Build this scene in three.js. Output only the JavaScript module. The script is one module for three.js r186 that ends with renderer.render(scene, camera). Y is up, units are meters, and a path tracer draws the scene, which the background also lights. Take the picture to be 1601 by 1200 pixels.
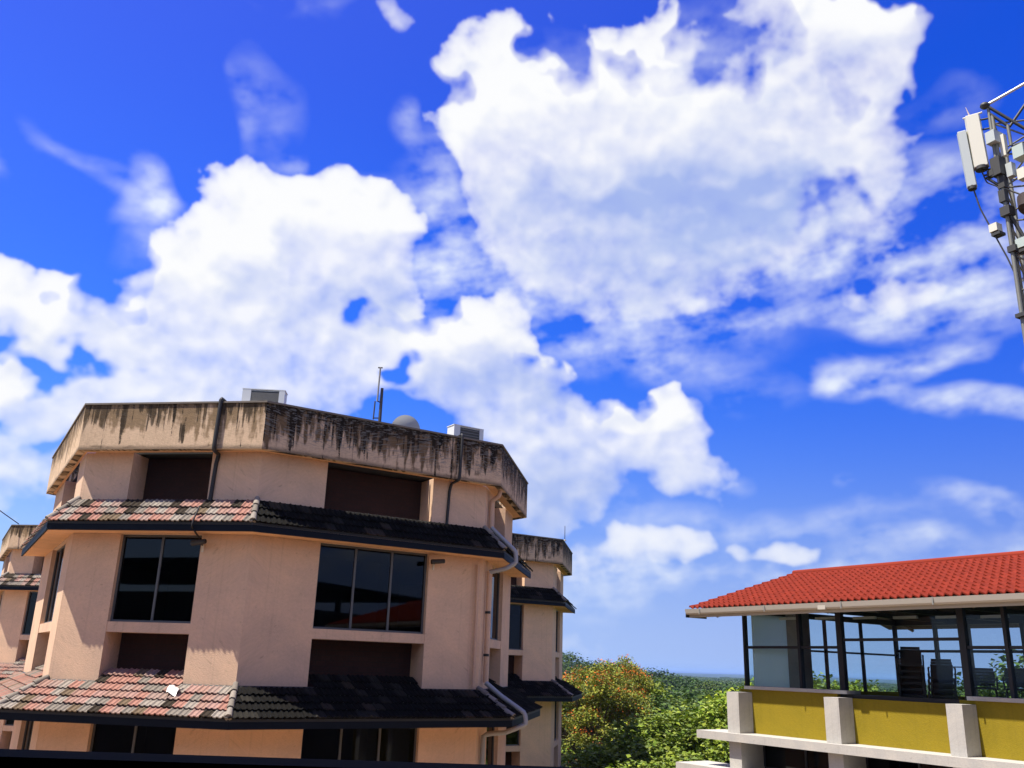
import * as THREE from 'three';
import { mergeGeometries } from 'three/addons/utils/BufferGeometryUtils.js';

// ---------------------------------------------------------------- camera, sky, sun, exposure
const scene = new THREE.Scene();
const EYE = 11.5;                                   // eye height over the yard; heights below are given from the eye
const D2R = Math.PI / 180;
const camera = new THREE.PerspectiveCamera(46.25, 1601 / 1200, 0.05, 30000);
camera.position.set(0, EYE, 0);
camera.rotation.set(17.4 * D2R, 0, 1.85 * D2R, 'YXZ');
const renderer = new THREE.WebGLRenderer({ antialias: true });
renderer.toneMapping = THREE.LinearToneMapping;
renderer.toneMappingExposure = 1.9;                 // exposed for the shaded walls; the sky below is given as it shows and divided by this
renderer.shadowMap.enabled = true;

const SUN = new THREE.Vector3(-0.392, 0.906, 0.158).normalize();
const sun = new THREE.DirectionalLight(new THREE.Color(1.0, 0.93, 0.82), 5.0);
sun.position.set(SUN.x * 120, EYE + SUN.y * 120, -20 + SUN.z * 120);
sun.target.position.set(0, EYE, -20);
sun.castShadow = true;
sun.shadow.mapSize.set(4096, 4096);
sun.shadow.camera.left = -60; sun.shadow.camera.right = 60; sun.shadow.camera.top = 60; sun.shadow.camera.bottom = -60; sun.shadow.camera.far = 300;
scene.add(sun, sun.target);

function rng(seed) {
  let a = seed >>> 0;
  return () => { a = (a + 0x6D2B79F5) | 0; let t = Math.imul(a ^ (a >>> 15), 1 | a); t = (t + Math.imul(t ^ (t >>> 7), 61 | t)) ^ t; return ((t ^ (t >>> 14)) >>> 0) / 4294967296; };
}
const PERM = new Uint8Array(512);
{ const r = rng(7); const p = [...Array(256).keys()]; for (let i = 255; i > 0; i--) { const j = Math.floor(r() * (i + 1)); [p[i], p[j]] = [p[j], p[i]]; } for (let i = 0; i < 512; i++) PERM[i] = p[i & 255]; }
function grad(h, x, y, z) { const k = h & 15, u = k < 8 ? x : y, v = k < 4 ? y : (k === 12 || k === 14 ? x : z); return ((k & 1) ? -u : u) + ((k & 2) ? -v : v); }
function noise3(x, y, z) {
  const X0 = Math.floor(x), Y0 = Math.floor(y), Z0 = Math.floor(z), X = X0 & 255, Y = Y0 & 255, Z = Z0 & 255;
  x -= X0; y -= Y0; z -= Z0;
  const u = x * x * x * (x * (x * 6 - 15) + 10), v = y * y * y * (y * (y * 6 - 15) + 10), w = z * z * z * (z * (z * 6 - 15) + 10);
  const A = PERM[X] + Y, AA = PERM[A] + Z, AB = PERM[A + 1] + Z, B = PERM[X + 1] + Y, BA = PERM[B] + Z, BB = PERM[B + 1] + Z;
  const l = (a, b, t) => a + (b - a) * t;
  return l(l(l(grad(PERM[AA], x, y, z), grad(PERM[BA], x - 1, y, z), u), l(grad(PERM[AB], x, y - 1, z), grad(PERM[BB], x - 1, y - 1, z), u), v),
    l(l(grad(PERM[AA + 1], x, y, z - 1), grad(PERM[BA + 1], x - 1, y, z - 1), u), l(grad(PERM[AB + 1], x, y - 1, z - 1), grad(PERM[BB + 1], x - 1, y - 1, z - 1), u), v), w);
}
function fbm(x, y, z, oct) { let s = 0, a = 0.5, f = 1; for (let i = 0; i < oct; i++) { s += a * noise3(x * f, y * f, z * f + i * 7.3); a *= 0.52; f *= 2.03; } return s; }
const clamp = (x, a = 0, b = 1) => Math.min(b, Math.max(a, x));
const sstep = (a, b, x) => { const t = clamp((x - a) / (b - a)); return t * t * (3 - 2 * t); };
const mix = (a, b, t) => a + (b - a) * t;

// The sky: air colour by height over the horizon and turn from the sun; clouds listed as soft ovals in the sky
// [azimuth from straight ahead, height, half width, half height (degrees), tilt, strength], broken up by noise.
const CUMULUS=[[12.2,30.4,12.6,7.2,-6,1.00],[8.7,33.2,8.9,4.5,-4,1.00],[5.4,35.6,2.9,2.6,-3,1.00],[1.7,33.7,3.7,2.8,0,1.00],[-0.5,31.4,2.4,2.3,0,0.90],[21.8,36.2,4.8,2.9,-21,0.90],[18.4,37.4,2.5,2.1,-11,0.90],[24.4,30.3,3.2,2.7,-12,0.85],[26.1,34.4,2.0,1.2,19,0.55],[16.7,32.6,6.2,2.9,-9,1.00],[12.1,25.4,10.1,3.5,-5,0.60],[4.2,24.8,6.0,3.2,-1,0.65],[2.3,28.3,4.4,4.3,-1,0.95],[15.6,27.8,8.3,3.4,-7,0.80],[-1.4,38.4,3.2,2.5,20,0.62],[11.6,38.1,2.6,2.1,-7,0.60],[5.9,39.5,3.0,1.4,-3,0.45],[-8.2,39.2,1.7,1.0,-14,0.45],[-3.4,36.9,1.3,1.1,1,0.50],[-15.0,26.5,5.7,3.3,-1,1.00],[-16.9,28.3,2.2,1.7,8,1.00],[-11.9,26.6,3.9,2.9,-19,1.00],[-20.7,25.6,2.2,1.5,9,0.95],[-17.5,23.2,6.4,3.5,7,1.00],[-22.4,21.6,2.0,2.1,8,1.00],[-19.0,19.8,5.9,3.9,6,1.00],[-12.4,23.0,4.7,2.4,4,0.70],[-31.1,20.6,2.0,1.7,12,1.00],[-26.8,20.6,1.6,1.6,10,0.95],[-28.7,18.6,3.6,2.2,0,0.95],[-24.9,18.5,3.8,1.9,-6,0.90],[-29.0,14.6,3.5,2.7,-16,1.00],[-30.4,12.8,3.7,3.2,7,1.00],[-26.1,12.7,2.7,1.1,6,0.70],[-20.6,16.9,8.0,4.2,6,1.00],[-14.0,18.1,6.2,3.6,4,1.00],[-22.8,14.6,5.6,2.3,6,1.00],[-10.4,19.2,4.8,2.8,-6,0.80],[-6.9,18.7,5.2,2.4,-12,0.75],[-7.7,17.4,3.6,1.4,2,0.50],[-1.8,19.6,4.3,3.1,0,1.00],[-4.7,17.2,5.3,2.4,1,0.95],[1.3,17.4,3.1,2.4,-30,0.95],[-0.8,15.7,4.9,2.9,0,1.00],[-28.7,8.7,3.8,2.5,5,0.75],[-28.0,10.2,2.9,1.4,5,0.60],[10.2,15.0,2.3,1.9,-2,1.00],[8.8,13.5,2.8,2.4,-2,0.95],[5.1,13.8,3.6,2.0,-1,0.95],[2.6,12.6,4.5,3.2,0,1.00],[6.8,11.8,5.2,2.0,-1,0.90],[2.7,9.8,4.8,2.2,0,0.90],[0.1,13.3,4.1,3.7,0,1.00],[8.9,6.9,2.4,1.1,-1,0.80],[7.8,7.2,1.4,0.9,0,0.70],[14.8,7.4,1.8,0.8,-1,0.75],[4.4,5.9,3.6,1.2,0,0.40],[4.8,2.0,1.4,0.9,0,0.55],[24.1,21.8,1.7,1.3,10,0.75],[15.0,25.4,1.7,0.8,-6,0.50]];
const WISPS=[[15.0,24.0,12.6,3.5,-6,0.55],[25.8,25.1,6.4,3.6,-1,0.62],[30.6,23.2,4.7,2.5,2,0.50],[29.0,27.1,3.5,1.8,6,0.35],[27.4,20.1,5.6,1.1,6,0.62],[30.2,20.7,2.8,0.8,8,0.55],[20.0,20.1,4.7,1.2,3,0.35],[8.5,20.7,10.4,2.8,-7,0.45],[4.2,19.1,6.5,2.4,-1,0.35],[11.8,17.8,6.3,1.4,-15,0.25],[23.9,17.3,3.5,0.8,20,0.75],[21.5,15.8,2.1,0.6,4,0.60],[27.5,14.7,4.2,0.9,-11,0.70],[30.8,17.1,1.2,0.6,15,0.40],[18.9,10.5,0.7,0.5,-3,0.40],[12.0,11.2,1.2,0.6,-32,0.30],[27.5,8.8,3.0,0.7,-7,0.60],[25.0,7.0,3.0,0.5,0,0.50],[19.7,6.8,3.6,0.5,-2,0.45],[14.1,5.6,9.8,1.3,-1,0.55],[6.7,4.7,4.3,1.7,0,0.50],[10.3,8.3,4.7,1.2,-1,0.30],[29.5,7.3,1.8,0.5,-3,0.50],[18.0,8.3,7.3,0.9,-2,0.30],[-25.9,26.4,1.5,2.0,-7,0.60],[-24.8,25.7,1.4,1.3,11,0.55],[-27.3,25.9,3.7,0.4,-39,0.20],[-18.1,33.4,1.8,2.5,20,0.20],[-19.2,32.4,0.6,2.2,25,0.24],[-30.1,28.4,2.2,0.5,-19,0.18],[-32.9,26.9,1.1,0.6,-18,0.40],[-15.8,30.9,0.8,0.7,8,0.35],[-7.4,33.3,1.2,1.3,4,0.40],[-5.6,30.4,2.8,2.1,22,0.40],[-7.6,27.9,4.4,2.0,3,0.35],[-23.5,23.3,2.1,1.5,-20,0.35],[-3.9,25.3,3.6,2.8,11,0.55],[-2.0,23.4,5.3,3.2,0,0.55],[-16.7,38.6,2.9,0.5,10,0.20],[-4.9,27.7,2.4,1.6,2,0.30],[-7.3,23.1,4.4,2.0,2,0.35],[14.3,36.1,5.9,2.5,-8,0.50],[6.9,37.0,6.1,2.2,-4,0.50],[28.8,31.0,1.9,1.0,-15,0.20]];
const GREYS=[[9.9,27.4,9.0,2.7,-4,0.90],[16.4,27.8,5.6,2.3,-7,0.50],[2.7,9.8,4.0,2.2,0,1.00],[-2.5,15.3,5.3,1.6,0,0.70],[-10.6,21.6,4.3,2.0,-10,0.60],[-17.7,22.0,3.4,1.9,6,0.35],[1.3,16.6,2.4,2.0,0,0.50],[8.9,6.1,2.0,0.4,0,0.70],[-28.3,17.5,2.9,1.1,9,0.30],[8.6,24.3,6.4,2.0,-3,0.50]];
const GAPS=[[-13.8,21.0,1.6,1.0,5,1.00],[-4.6,22.5,2.0,1.4,-23,0.60],[14.7,35.9,2.2,1.6,-28,0.90],[12.4,35.6,1.5,0.9,-7,0.50],[-8.8,16.7,1.3,1.0,2,1.10],[-6.8,17.3,1.2,0.6,2,0.80],[-30.5,17.6,1.5,0.7,0,0.90],[-27.5,16.2,2.0,0.8,-19,1.00],[-25.3,15.4,1.4,0.9,-12,0.90],[22.5,27.1,1.8,0.8,0,0.80],[-29.3,12.0,1.9,0.6,-3,1.00],[5.5,15.9,2.8,1.6,-1,1.00],[-25.4,21.1,1.7,2.6,9,1.10],[-27.1,22.4,2.0,1.0,11,0.80],[3.0,37.0,1.5,2.2,13,0.60],[-5.5,35.6,2.3,1.8,3,0.50],[16.7,38.3,1.1,1.4,-10,0.50],[8.2,14.9,1.0,0.8,-2,0.70],[-6.4,20.8,1.6,0.8,-17,0.40],[2.5,37.8,1.5,2.5,10,0.75],[8.1,37.1,2.3,0.9,-4,0.60],[14.5,39.4,1.6,1.0,-9,0.70],[17.4,36.1,1.3,1.4,-10,0.50],[25.0,38.0,3.0,1.1,-33,0.90],[28.3,33.9,1.3,4.0,-16,0.80],[13.9,37.9,1.5,1.6,-8,0.50],[-9.2,20.9,2.4,0.6,-8,0.35],[21.9,32.7,2.1,0.8,-42,0.35]];

function makeSky() {
  const W = 4096, H = 2048, CX = 1440, CY = 360;
  const cum = new Float32Array(CX * CY), wis = new Float32Array(CX * CY), gry = new Float32Array(CX * CY), gap = new Float32Array(CX * CY);
  function put(field, list, grow) {
    for (const [a0, e0, rx, ry, rot, w] of list) {
      const R = Math.max(rx, ry) * grow, c = Math.cos(rot * D2R), s = Math.sin(rot * D2R);
      for (let j = Math.max(0, Math.floor((e0 - R) * 4)); j < Math.min(CY, (e0 + R) * 4); j++) {
        const el = (j + 0.5) / 4, ce = Math.max(0.08, Math.cos(el * D2R)), half = R / ce;
        for (let i = Math.floor((a0 - half + 180) * 4); i < (a0 + half + 180) * 4; i++) {
          const az = (i + 0.5) / 4 - 180, dx = (az - a0) * ce, dy = el - e0;
          const u = (dx * c + dy * s) / (rx * grow), v = (-dx * s + dy * c) / (ry * grow), q = 1 - u * u - v * v;
          if (q <= 0) continue;
          const k = j * CX + ((i % CX) + CX) % CX;
          field[k] = 1 - (1 - field[k]) * (1 - Math.min(0.98, w * q));
        }
      }
    }
  }
  // the rest of the sky carries the same kind of clouds
  const r = rng(31), moreC = [], moreW = [], moreG = [];
  for (let k = 0; k < 26; k++) {
    const az = 44 + r() * 272, el = 8 + r() * r() * 62, size = 4 + r() * 9;
    for (let b = 0; b < 9; b++) moreC.push([az + (r() - 0.5) * size * 3.2, Math.max(2, el + (r() - 0.35) * size * 1.1), size * (0.35 + 0.5 * r()), size * (0.25 + 0.3 * r()), 0, 0.6 + 0.4 * r()]);
    moreG.push([az, el - size * 0.35, size * 1.3, size * 0.35, 0, 0.7]);
    moreW.push([az + (r() - 0.5) * 30, el + (r() - 0.5) * 14, size * 1.4, size * 0.4, (r() - 0.5) * 60, 0.5]);
  }
  for (let k = 0; k < 22; k++) moreW.push([42 + r() * 276, 3 + r() * 9, 8 + r() * 10, 1 + r(), 0, 0.5]);
  for (let k = 0; k < 9; k++) { const az = -40 + k * 10; for (let b = 0; b < 5; b++) moreC.push([az + (r() - 0.5) * 14, 48 + r() * 28, 3 + r() * 5, 2 + r() * 3, 0, 0.7]); }
  put(cum, CUMULUS, 1.28); put(cum, moreC, 1.28); put(wis, WISPS, 1.3); put(wis, moreW, 1.3); put(gry, GREYS, 1.35); put(gry, moreG, 1.35); put(gap, GAPS, 1.25);
  const look = (f, az, el) => {
    const x = (az + 180) * 4 - 0.5, y = clamp(el * 4 - 0.5, 0, CY - 1.001), i = Math.floor(x), j = Math.floor(y), u = x - i, v = y - j;
    const a = ((i % CX) + CX) % CX, b = (a + 1) % CX, j1 = Math.min(CY - 1, j + 1);
    return mix(mix(f[j * CX + a], f[j * CX + b], u), mix(f[j1 * CX + a], f[j1 * CX + b], u), v);
  };
  const AIR = [[0, 0.54, 0.72, 1.04], [4, 0.48, 0.68, 1.06], [8, 0.26, 0.5, 1.1], [14, 0.07, 0.29, 1.16], [22, 0.035, 0.2, 1.08], [35, 0.014, 0.14, 0.93], [60, 0.014, 0.13, 0.8], [91, 0.03, 0.13, 0.78]];
  const rawAir = (e) => { let k = 0; while (k < AIR.length - 2 && e > AIR[k + 1][0]) k++; const t = clamp((e - AIR[k][0]) / (AIR[k + 1][0] - AIR[k][0])); return [1, 2, 3].map((c) => mix(AIR[k][c], AIR[k + 1][c], t)); };
  const airAt = (e) => { const s = [0, 0, 0]; for (let q = -6; q <= 6; q++) rawAir(Math.max(0, e + q * 0.7)).forEach((v, c) => { s[c] += v / 13; }); return s; };
  const data = new Float32Array(W * H * 4);
  for (let j = 0; j < H; j++) {
    const lat = ((j + 0.5) / H - 0.5) * Math.PI, el = lat / D2R, y = Math.sin(lat), cl = Math.cos(lat);
    const e = Math.max(0, el), air = airAt(e);
    for (let i = 0; i < W; i++) {
      const lon = ((i + 0.5) / W - 0.5) * 2 * Math.PI, x = cl * Math.cos(lon), z = cl * Math.sin(lon);
      const o = (j * W + i) * 4;
      const near = x * SUN.x + y * SUN.y + z * SUN.z, f = Math.min(1.15, 1 + 1.1 * (near - 1.04 * Math.max(0, y)));
      let R = air[0] * f + 0.12 * Math.max(0, near - 0.25), G = air[1] * f, B = air[2] * (0.42 + 0.58 * Math.min(1.02, f));
      if (el > -2) {
        const az = Math.atan2(x, -z) / D2R;
        // wind-bent coordinates so that the ovals do not show
        const wx = fbm(x * 5 + 3, y * 5, z * 5, 3) * 7, wy = fbm(x * 5 + 9, y * 5 + 4, z * 5, 3) * 4.5;
        const ca = az + wx / Math.max(0.25, cl), ce = Math.max(0, el + wy);
        const hz = sstep(-1, 4, el);
        const hx = fbm(x * 22 + 1, y * 22, z * 22 + 6, 3) * 3.2, hy = fbm(x * 22 + 7, y * 22, z * 22, 3) * 2.6;
        const C = look(cum, ca + hx * 0.5, ce + hy * 0.5), g0 = look(gap, ca + hx, ce + hy), w0 = look(wis, ca, ce);
        const n = C + w0 + g0 > 0.02 ? fbm(x * 9, y * 11, z * 9, 5) : 0, m = C + w0 > 0.02 ? fbm(x * 40 + 5, y * 46, z * 40, 4) : 0;
        if (w0 > 0.01) {
          const st = fbm(x * 8 + y * 7, y * 24 - x * 6, z * 8, 5) * 1.2 + m * 0.5;
          const a = clamp(w0 * (0.6 + st * 1.7) * (1 - 0.6 * g0)) * 0.95 * hz;
          R = mix(R, 0.84, a); G = mix(G, 0.9, a); B = mix(B, 1.0, a);
        }
        if (C > 0.02) {
          const above = look(cum, ca - 0.8, ce + 2.2), below = look(cum, ca + 0.4, ce - 2.2), gr = look(gry, ca, ce);
          const rim = sstep(-0.05, 0.35, below - above);              // upper rims are crisp, undersides ragged
          const puff = 0.3 - Math.abs(fbm(x * 16 + 2, y * 18, z * 16, 3)) * 1.5;
          const F = C * 1.05 - 0.42 - g0 * (0.8 + n * 0.8) + n * 0.62 + m * 0.34 + puff * 0.22;
          const a = (1 - Math.exp(-Math.max(0, F + 0.06) * mix(2.6, 8.5, rim * (1 - sstep(0.0, 0.1, g0)))) ) * hz;
          if (a > 0.001) {
            const d = 0.014, lit = fbm((x + SUN.x * d) * 16 + 2, (y + SUN.y * d) * 18, (z + SUN.z * d) * 16, 3), relief = (Math.abs(lit) - (0.3 - puff) / 1.5) * 2.0;
            const wide = fbm(x * 4 + 8, y * 5, z * 4, 3);
            let b = 1.06 - 0.85 * gr * (0.75 + n) - 0.22 * sstep(0.5, 1, above) * (1 - rim * 0.5) + relief * 0.42 + m * 0.2 + n * 0.22 - Math.max(0, wide) * 0.7;
            b = clamp(b, 0.05, 1);
            const lowHaze = 0.3 * (1 - sstep(2, 12, el));
            const cr = mix(mix(0.40, 0.985, b), 0.64, lowHaze), cg = mix(mix(0.51, 0.99, b), 0.74, lowHaze), cb = mix(mix(0.86, 1.0, b), 0.98, lowHaze);
            R = mix(R, cr, a); G = mix(G, cg, a); B = mix(B, cb, a);
          }
        }
      }
      R /= renderer.toneMappingExposure; G /= renderer.toneMappingExposure; B /= renderer.toneMappingExposure;
      data[o] = R; data[o + 1] = G; data[o + 2] = B; data[o + 3] = 1;
    }
  }
  const t = new THREE.DataTexture(data, W, H, THREE.RGBAFormat, THREE.FloatType);
  t.mapping = THREE.EquirectangularReflectionMapping; t.magFilter = THREE.LinearFilter; t.minFilter = THREE.LinearFilter; t.needsUpdate = true;
  return t;
}
scene.background = makeSky();
scene.environment = scene.background;

// ---------------------------------------------------------------- helpers
const taken = new Map();
function numbered(name) { const n = taken.get(name) || 0; taken.set(name, n + 1); return n ? `${name}_${String(n).padStart(3, '0')}` : name; }
function tag(o, label, category, group, kind) { if (label) o.userData.label = label; if (category) o.userData.category = category; if (group) o.userData.group = group; if (kind) o.userData.kind = kind; return o; }
function thing(name, label, category, [x, y, z] = [0, 0, 0], group) {
  const g = new THREE.Group(); g.name = numbered(name); g.position.set(x, y, z); scene.add(g);
  return tag(g, label, category, group);
}
function mesh(name, geometry, material, parent) {
  const m = new THREE.Mesh(geometry, material); m.name = name; m.castShadow = true; m.receiveShadow = true;
  if (parent) parent.add(m);
  return m;
}
function part(t, name, geometry, material, under) {          // geometry in world axes, thing standing at t.position
  geometry.translate(-t.position.x, -t.position.y, -t.position.z);
  return mesh(name, geometry, material, under || t);
}
function structure(name, geometry, material) { const m = mesh(numbered(name), geometry, material, scene); m.userData.kind = 'structure'; return m; }
function soup(pos, uv) {
  const g = new THREE.BufferGeometry();
  g.setAttribute('position', new THREE.Float32BufferAttribute(pos, 3));
  g.setAttribute('uv', new THREE.Float32BufferAttribute(uv, 2));
  g.computeVertexNormals();
  return g;
}
class Soup {
  constructor() { this.p = []; this.t = []; }
  tri(a, b, c, ua, ub, uc) { this.p.push(...a, ...b, ...c); this.t.push(...(ua || [a[0] + a[2], a[1]]), ...(ub || [b[0] + b[2], b[1]]), ...(uc || [c[0] + c[2], c[1]])); return this; }
  quad(a, b, c, d, ua, ub, uc, ud) { this.tri(a, b, c, ua, ub, uc); return this.tri(a, c, d, ua, uc, ud); }
  prism(poly, y0, y1, u0 = 0, vy0 = 0, vh = 1) {               // plan polygon [x, z] from y0 to y1; uv in metres along the walls
    let ar = 0; poly.forEach((p, i) => { const q = poly[(i + 1) % poly.length]; ar += p[0] * q[1] - q[0] * p[1]; });
    const P = ar > 0 ? poly : poly.slice().reverse();
    for (let i = 0; i < P.length; i++) {
      const a = P[i], b = P[(i + 1) % P.length], L = Math.hypot(b[0] - a[0], b[1] - a[1]);
      const v0 = (y0 - vy0) / vh, v1 = (y1 - vy0) / vh;
      this.quad([a[0], y0, a[1]], [a[0], y1, a[1]], [b[0], y1, b[1]], [b[0], y0, b[1]], [u0 + L, v0], [u0 + L, v1], [u0, v1], [u0, v0]);
    }
    const f = THREE.ShapeUtils.triangulateShape(P.map((p) => new THREE.Vector2(p[0], p[1])), []);
    for (const [a, b, c] of f) {
      const t3 = (i, y) => [P[i][0], y, P[i][1]];
      this.tri(t3(a, y0), t3(b, y0), t3(c, y0), P[a], P[b], P[c]);
      this.tri(t3(a, y1), t3(c, y1), t3(b, y1), P[a], P[c], P[b]);
    }
    return this;
  }
  box(x0, x1, y0, y1, z0, z1) { return this.prism([[x0, z0], [x1, z0], [x1, z1], [x0, z1]], y0, y1); }
  geo() { return soup(this.p, this.t); }
}
const prism = (poly, y0, y1) => new Soup().prism(poly, y0, y1).geo();
const boxGeo = (x0, x1, y0, y1, z0, z1) => new Soup().box(x0, x1, y0, y1, z0, z1).geo();
function bar(a, b, r, seg = 6, r2 = r) {                        // round bar between two points
  const A = new THREE.Vector3(...a), B = new THREE.Vector3(...b), L = A.distanceTo(B);
  const g = new THREE.CylinderGeometry(r2, r, L, seg); g.translate(0, L / 2, 0);
  g.applyQuaternion(new THREE.Quaternion().setFromUnitVectors(new THREE.Vector3(0, 1, 0), B.clone().sub(A).normalize()));
  g.translate(...a);
  return g;
}
function pipe(points, r, seg = 8, n = 0) {
  const c = new THREE.CatmullRomCurve3(points.map((p) => new THREE.Vector3(...p)), false, 'catmullrom', 0.15);
  return new THREE.TubeGeometry(c, n || points.length * 6, r, seg, false);
}
function merge(list) { return mergeGeometries(list.map((g) => { const h = g.index ? g.toNonIndexed() : g; for (const k of Object.keys(h.attributes)) if (!['position', 'normal', 'uv'].includes(k)) h.deleteAttribute(k); return h; })); }

// ---------------------------------------------------------------- textures and materials
function tex(w, h, fn, srgb = false, rep = true) {               // fn(u, v) gives linear r, g, b
  const d = new Uint8Array(w * h * 4), enc = (c) => { c = clamp(c); return Math.round(255 * (srgb ? (c <= 0.0031308 ? c * 12.92 : 1.055 * c ** (1 / 2.4) - 0.055) : c)); };
  for (let j = 0; j < h; j++) for (let i = 0; i < w; i++) { const c = fn((i + 0.5) / w, (j + 0.5) / h), o = (j * w + i) * 4; d[o] = enc(c[0]); d[o + 1] = enc(c[1]); d[o + 2] = enc(c[2]); d[o + 3] = 255; }
  const t = new THREE.DataTexture(d, w, h, THREE.RGBAFormat);
  t.magFilter = THREE.LinearFilter; t.minFilter = THREE.LinearMipmapLinearFilter; t.generateMipmaps = true;
  t.wrapS = t.wrapT = rep ? THREE.RepeatWrapping : THREE.ClampToEdgeWrapping;
  if (srgb) t.colorSpace = THREE.SRGBColorSpace;
  t.needsUpdate = true;
  return t;
}
const TAU = Math.PI * 2;
// noise that repeats over the unit square
function loop(u, v, f, oct, s = 0) { const a = u * TAU, b = v * TAU, R = f / TAU; return fbm(Math.cos(a) * R + s, Math.sin(a) * R + Math.cos(b) * R * 1.3, Math.sin(b) * R * 1.3 + s * 1.7, oct); }
function lin(r, g, b) { return new THREE.Color().setRGB(r, g, b); }
function plain(r, g, b, roughness = 0.8, metalness = 0, extra = {}) { return new THREE.MeshStandardMaterial({ color: lin(r, g, b), roughness, metalness, ...extra }); }
function at(t, sx, sy = sx) { const c = t.clone(); c.repeat.set(sx, sy); c.needsUpdate = true; return c; }
const grainBump = tex(256, 256, (u, v) => { const n = 0.5 + loop(u, v, 40, 4, 2) * 0.6; return [n, n, n]; });
// weathered plaster: cloudy patches, faint run marks, specks
function plaster(c, seed, wear) {
  return tex(512, 512, (u, v) => {
    const n = loop(u, v, 5, 5, seed), f = loop(u, v, 60, 3, seed + 4), run = fbm(Math.cos(u * TAU) * 9 + seed, Math.sin(u * TAU) * 9, v * 1.2 + Math.sin(v * TAU) * 0.1, 4);
    const sp = loop(u, v, 26, 3, seed + 9);
    let k = 1 + n * 0.22 * wear + f * 0.14 - Math.max(0, run - 0.14) * 0.32 * wear - Math.max(0, sp - 0.3) * 1.2 * wear;
    return [c[0] * k, c[1] * k * (1 - 0.04 * n), c[2] * k * (1 - 0.1 * n)];
  }, true);
}
const wallTex = plaster([0.62, 0.425, 0.288], 3, 1);
const matte = (o) => new THREE.MeshPhysicalMaterial({ specularIntensity: 0.25, ...o });
const wallMat = matte({ map: at(wallTex, 0.28), roughness: 0.92, bumpMap: at(grainBump, 1.1), bumpScale: 0.006 });
const soffitMat = matte({ map: at(wallTex, 0.45), color: lin(1.0, 0.86, 0.7), roughness: 0.95, bumpMap: at(grainBump, 1.2), bumpScale: 0.004 });
// parapet plaster with algae runs that start under the coping: dark drips, rust-brown film with an uneven lower edge, grey lichen
function stained(seed, reach, dark, lichen) {
  const r = rng(seed), W = 1024, drips = new Float32Array(W), tone = new Float32Array(W);
  for (let k = 0; k < 260; k++) {
    const c = r() * W, w = 1.2 + r() * r() * 9, len = reach * (0.25 + 1.5 * r() * r() + (r() < 0.1 ? 0.7 : 0)), t = 0.4 + 0.6 * r();
    for (let i = -Math.ceil(w * 2); i <= w * 2; i++) { const x = ((Math.round(c) + i) % W + W) % W, L = len * Math.exp(-(i * i) / (w * w) * 0.5); if (L > drips[x]) { drips[x] = L; tone[x] = t; } }
  }
  return tex(W, 256, (u, v) => {
    const x = Math.floor(u * W), d = 1 - v, n = loop(u, v * 0.3, 30, 4, seed), m = loop(u, v * 0.25, 120, 3, seed + 3), lo = loop(u, v * 0.1, 8, 4, seed + 6);
    const col = loop(u, 0.02 * v, 70, 4, seed + 13), fine = loop(u, 0.03 * v, 210, 3, seed + 15);      // marks that run straight down
    const base = [0.54, 0.395, 0.26], k = 1 + lo * 0.3 + m * 0.22 + fine * 0.15;
    const film = sstep(-0.05, 0.4, reach * (1.05 + 1.4 * lo + 1.5 * col) + n * 0.25 - d);
    const patchy = clamp(0.85 + loop(u, 0.05 * v, 14, 3, seed + 21) * 2.4, 0.15, 1.6), band = dark > 0.95 ? sstep(0, 0.14, 0.2 + n * 0.4 + lo * 0.3 - d) : 0;
    const run = Math.max(band * 0.92, sstep(0, 0.18, (drips[x] + reach * (col * 0.9 + fine * 0.4)) * patchy + m * 0.2 + n * 0.12 - d) * (0.5 + 0.5 * tone[x])) * dark;
    const low = sstep(0.1, 0.0, d > 0.5 ? v - 0.01 - Math.max(0, n) * 0.12 : 1) * 0.75;
    const li = lichen * sstep(0.1, 0.22, loop(u, v * 0.5, 60, 3, seed + 11) + 0.05 + fine * 0.15) * sstep(0.0, 0.3, reach * 1.25 - d);
    let c = base.map((b) => b * k);
    const fc = dark > 0.95 ? [0.095, 0.058, 0.026] : [0.15, 0.098, 0.046];
    c = c.map((b, i) => mix(b, fc[i] * (1 + m * 0.6), film * (dark > 0.95 ? 0.9 : 0.8)));
    c = c.map((b, i) => mix(b, [0.011, 0.009, 0.007][i], clamp(run + low * 0.8)));
    return c.map((b, i) => mix(b, [0.17, 0.17, 0.155][i], li * 0.8));
  }, true);
}
const stainLight = stained(21, 0.55, 0.92, 0.1), stainHeavy = stained(44, 0.74, 1.0, 0.85);
const fasciaMat = (t, len) => matte({ map: at(t, 1 / len, 1), roughness: 0.95, bumpMap: at(grainBump, 0.9, 0.9), bumpScale: 0.006 });
const stainA = fasciaMat(stainLight, 7.2), stainB = fasciaMat(stainHeavy, 7.2);
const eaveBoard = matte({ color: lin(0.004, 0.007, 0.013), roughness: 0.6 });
const tileGrain = tex(256, 256, (u, v) => { const n = 0.86 + loop(u, v, 14, 5, 5) * 0.5 + Math.max(0, loop(u, v, 50, 3, 8)) * 0.5; return [n, n, n]; });
const tileMats = [[0.33, 0.17, 0.13], [0.31, 0.19, 0.15], [0.29, 0.205, 0.17], [0.2, 0.175, 0.145], [0.28, 0.245, 0.205], [0.04, 0.031, 0.022], [0.15, 0.11, 0.07], [0.34, 0.21, 0.175], [0.006, 0.0055, 0.0045], [0.022, 0.02, 0.016]]  // last two colours hold the shade of the right-hand faces
  .map((c) => matte({ color: lin(...c), map: at(tileGrain, 2.3), roughness: 0.9, bumpMap: at(grainBump, 3), bumpScale: 0.004 }));
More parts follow.
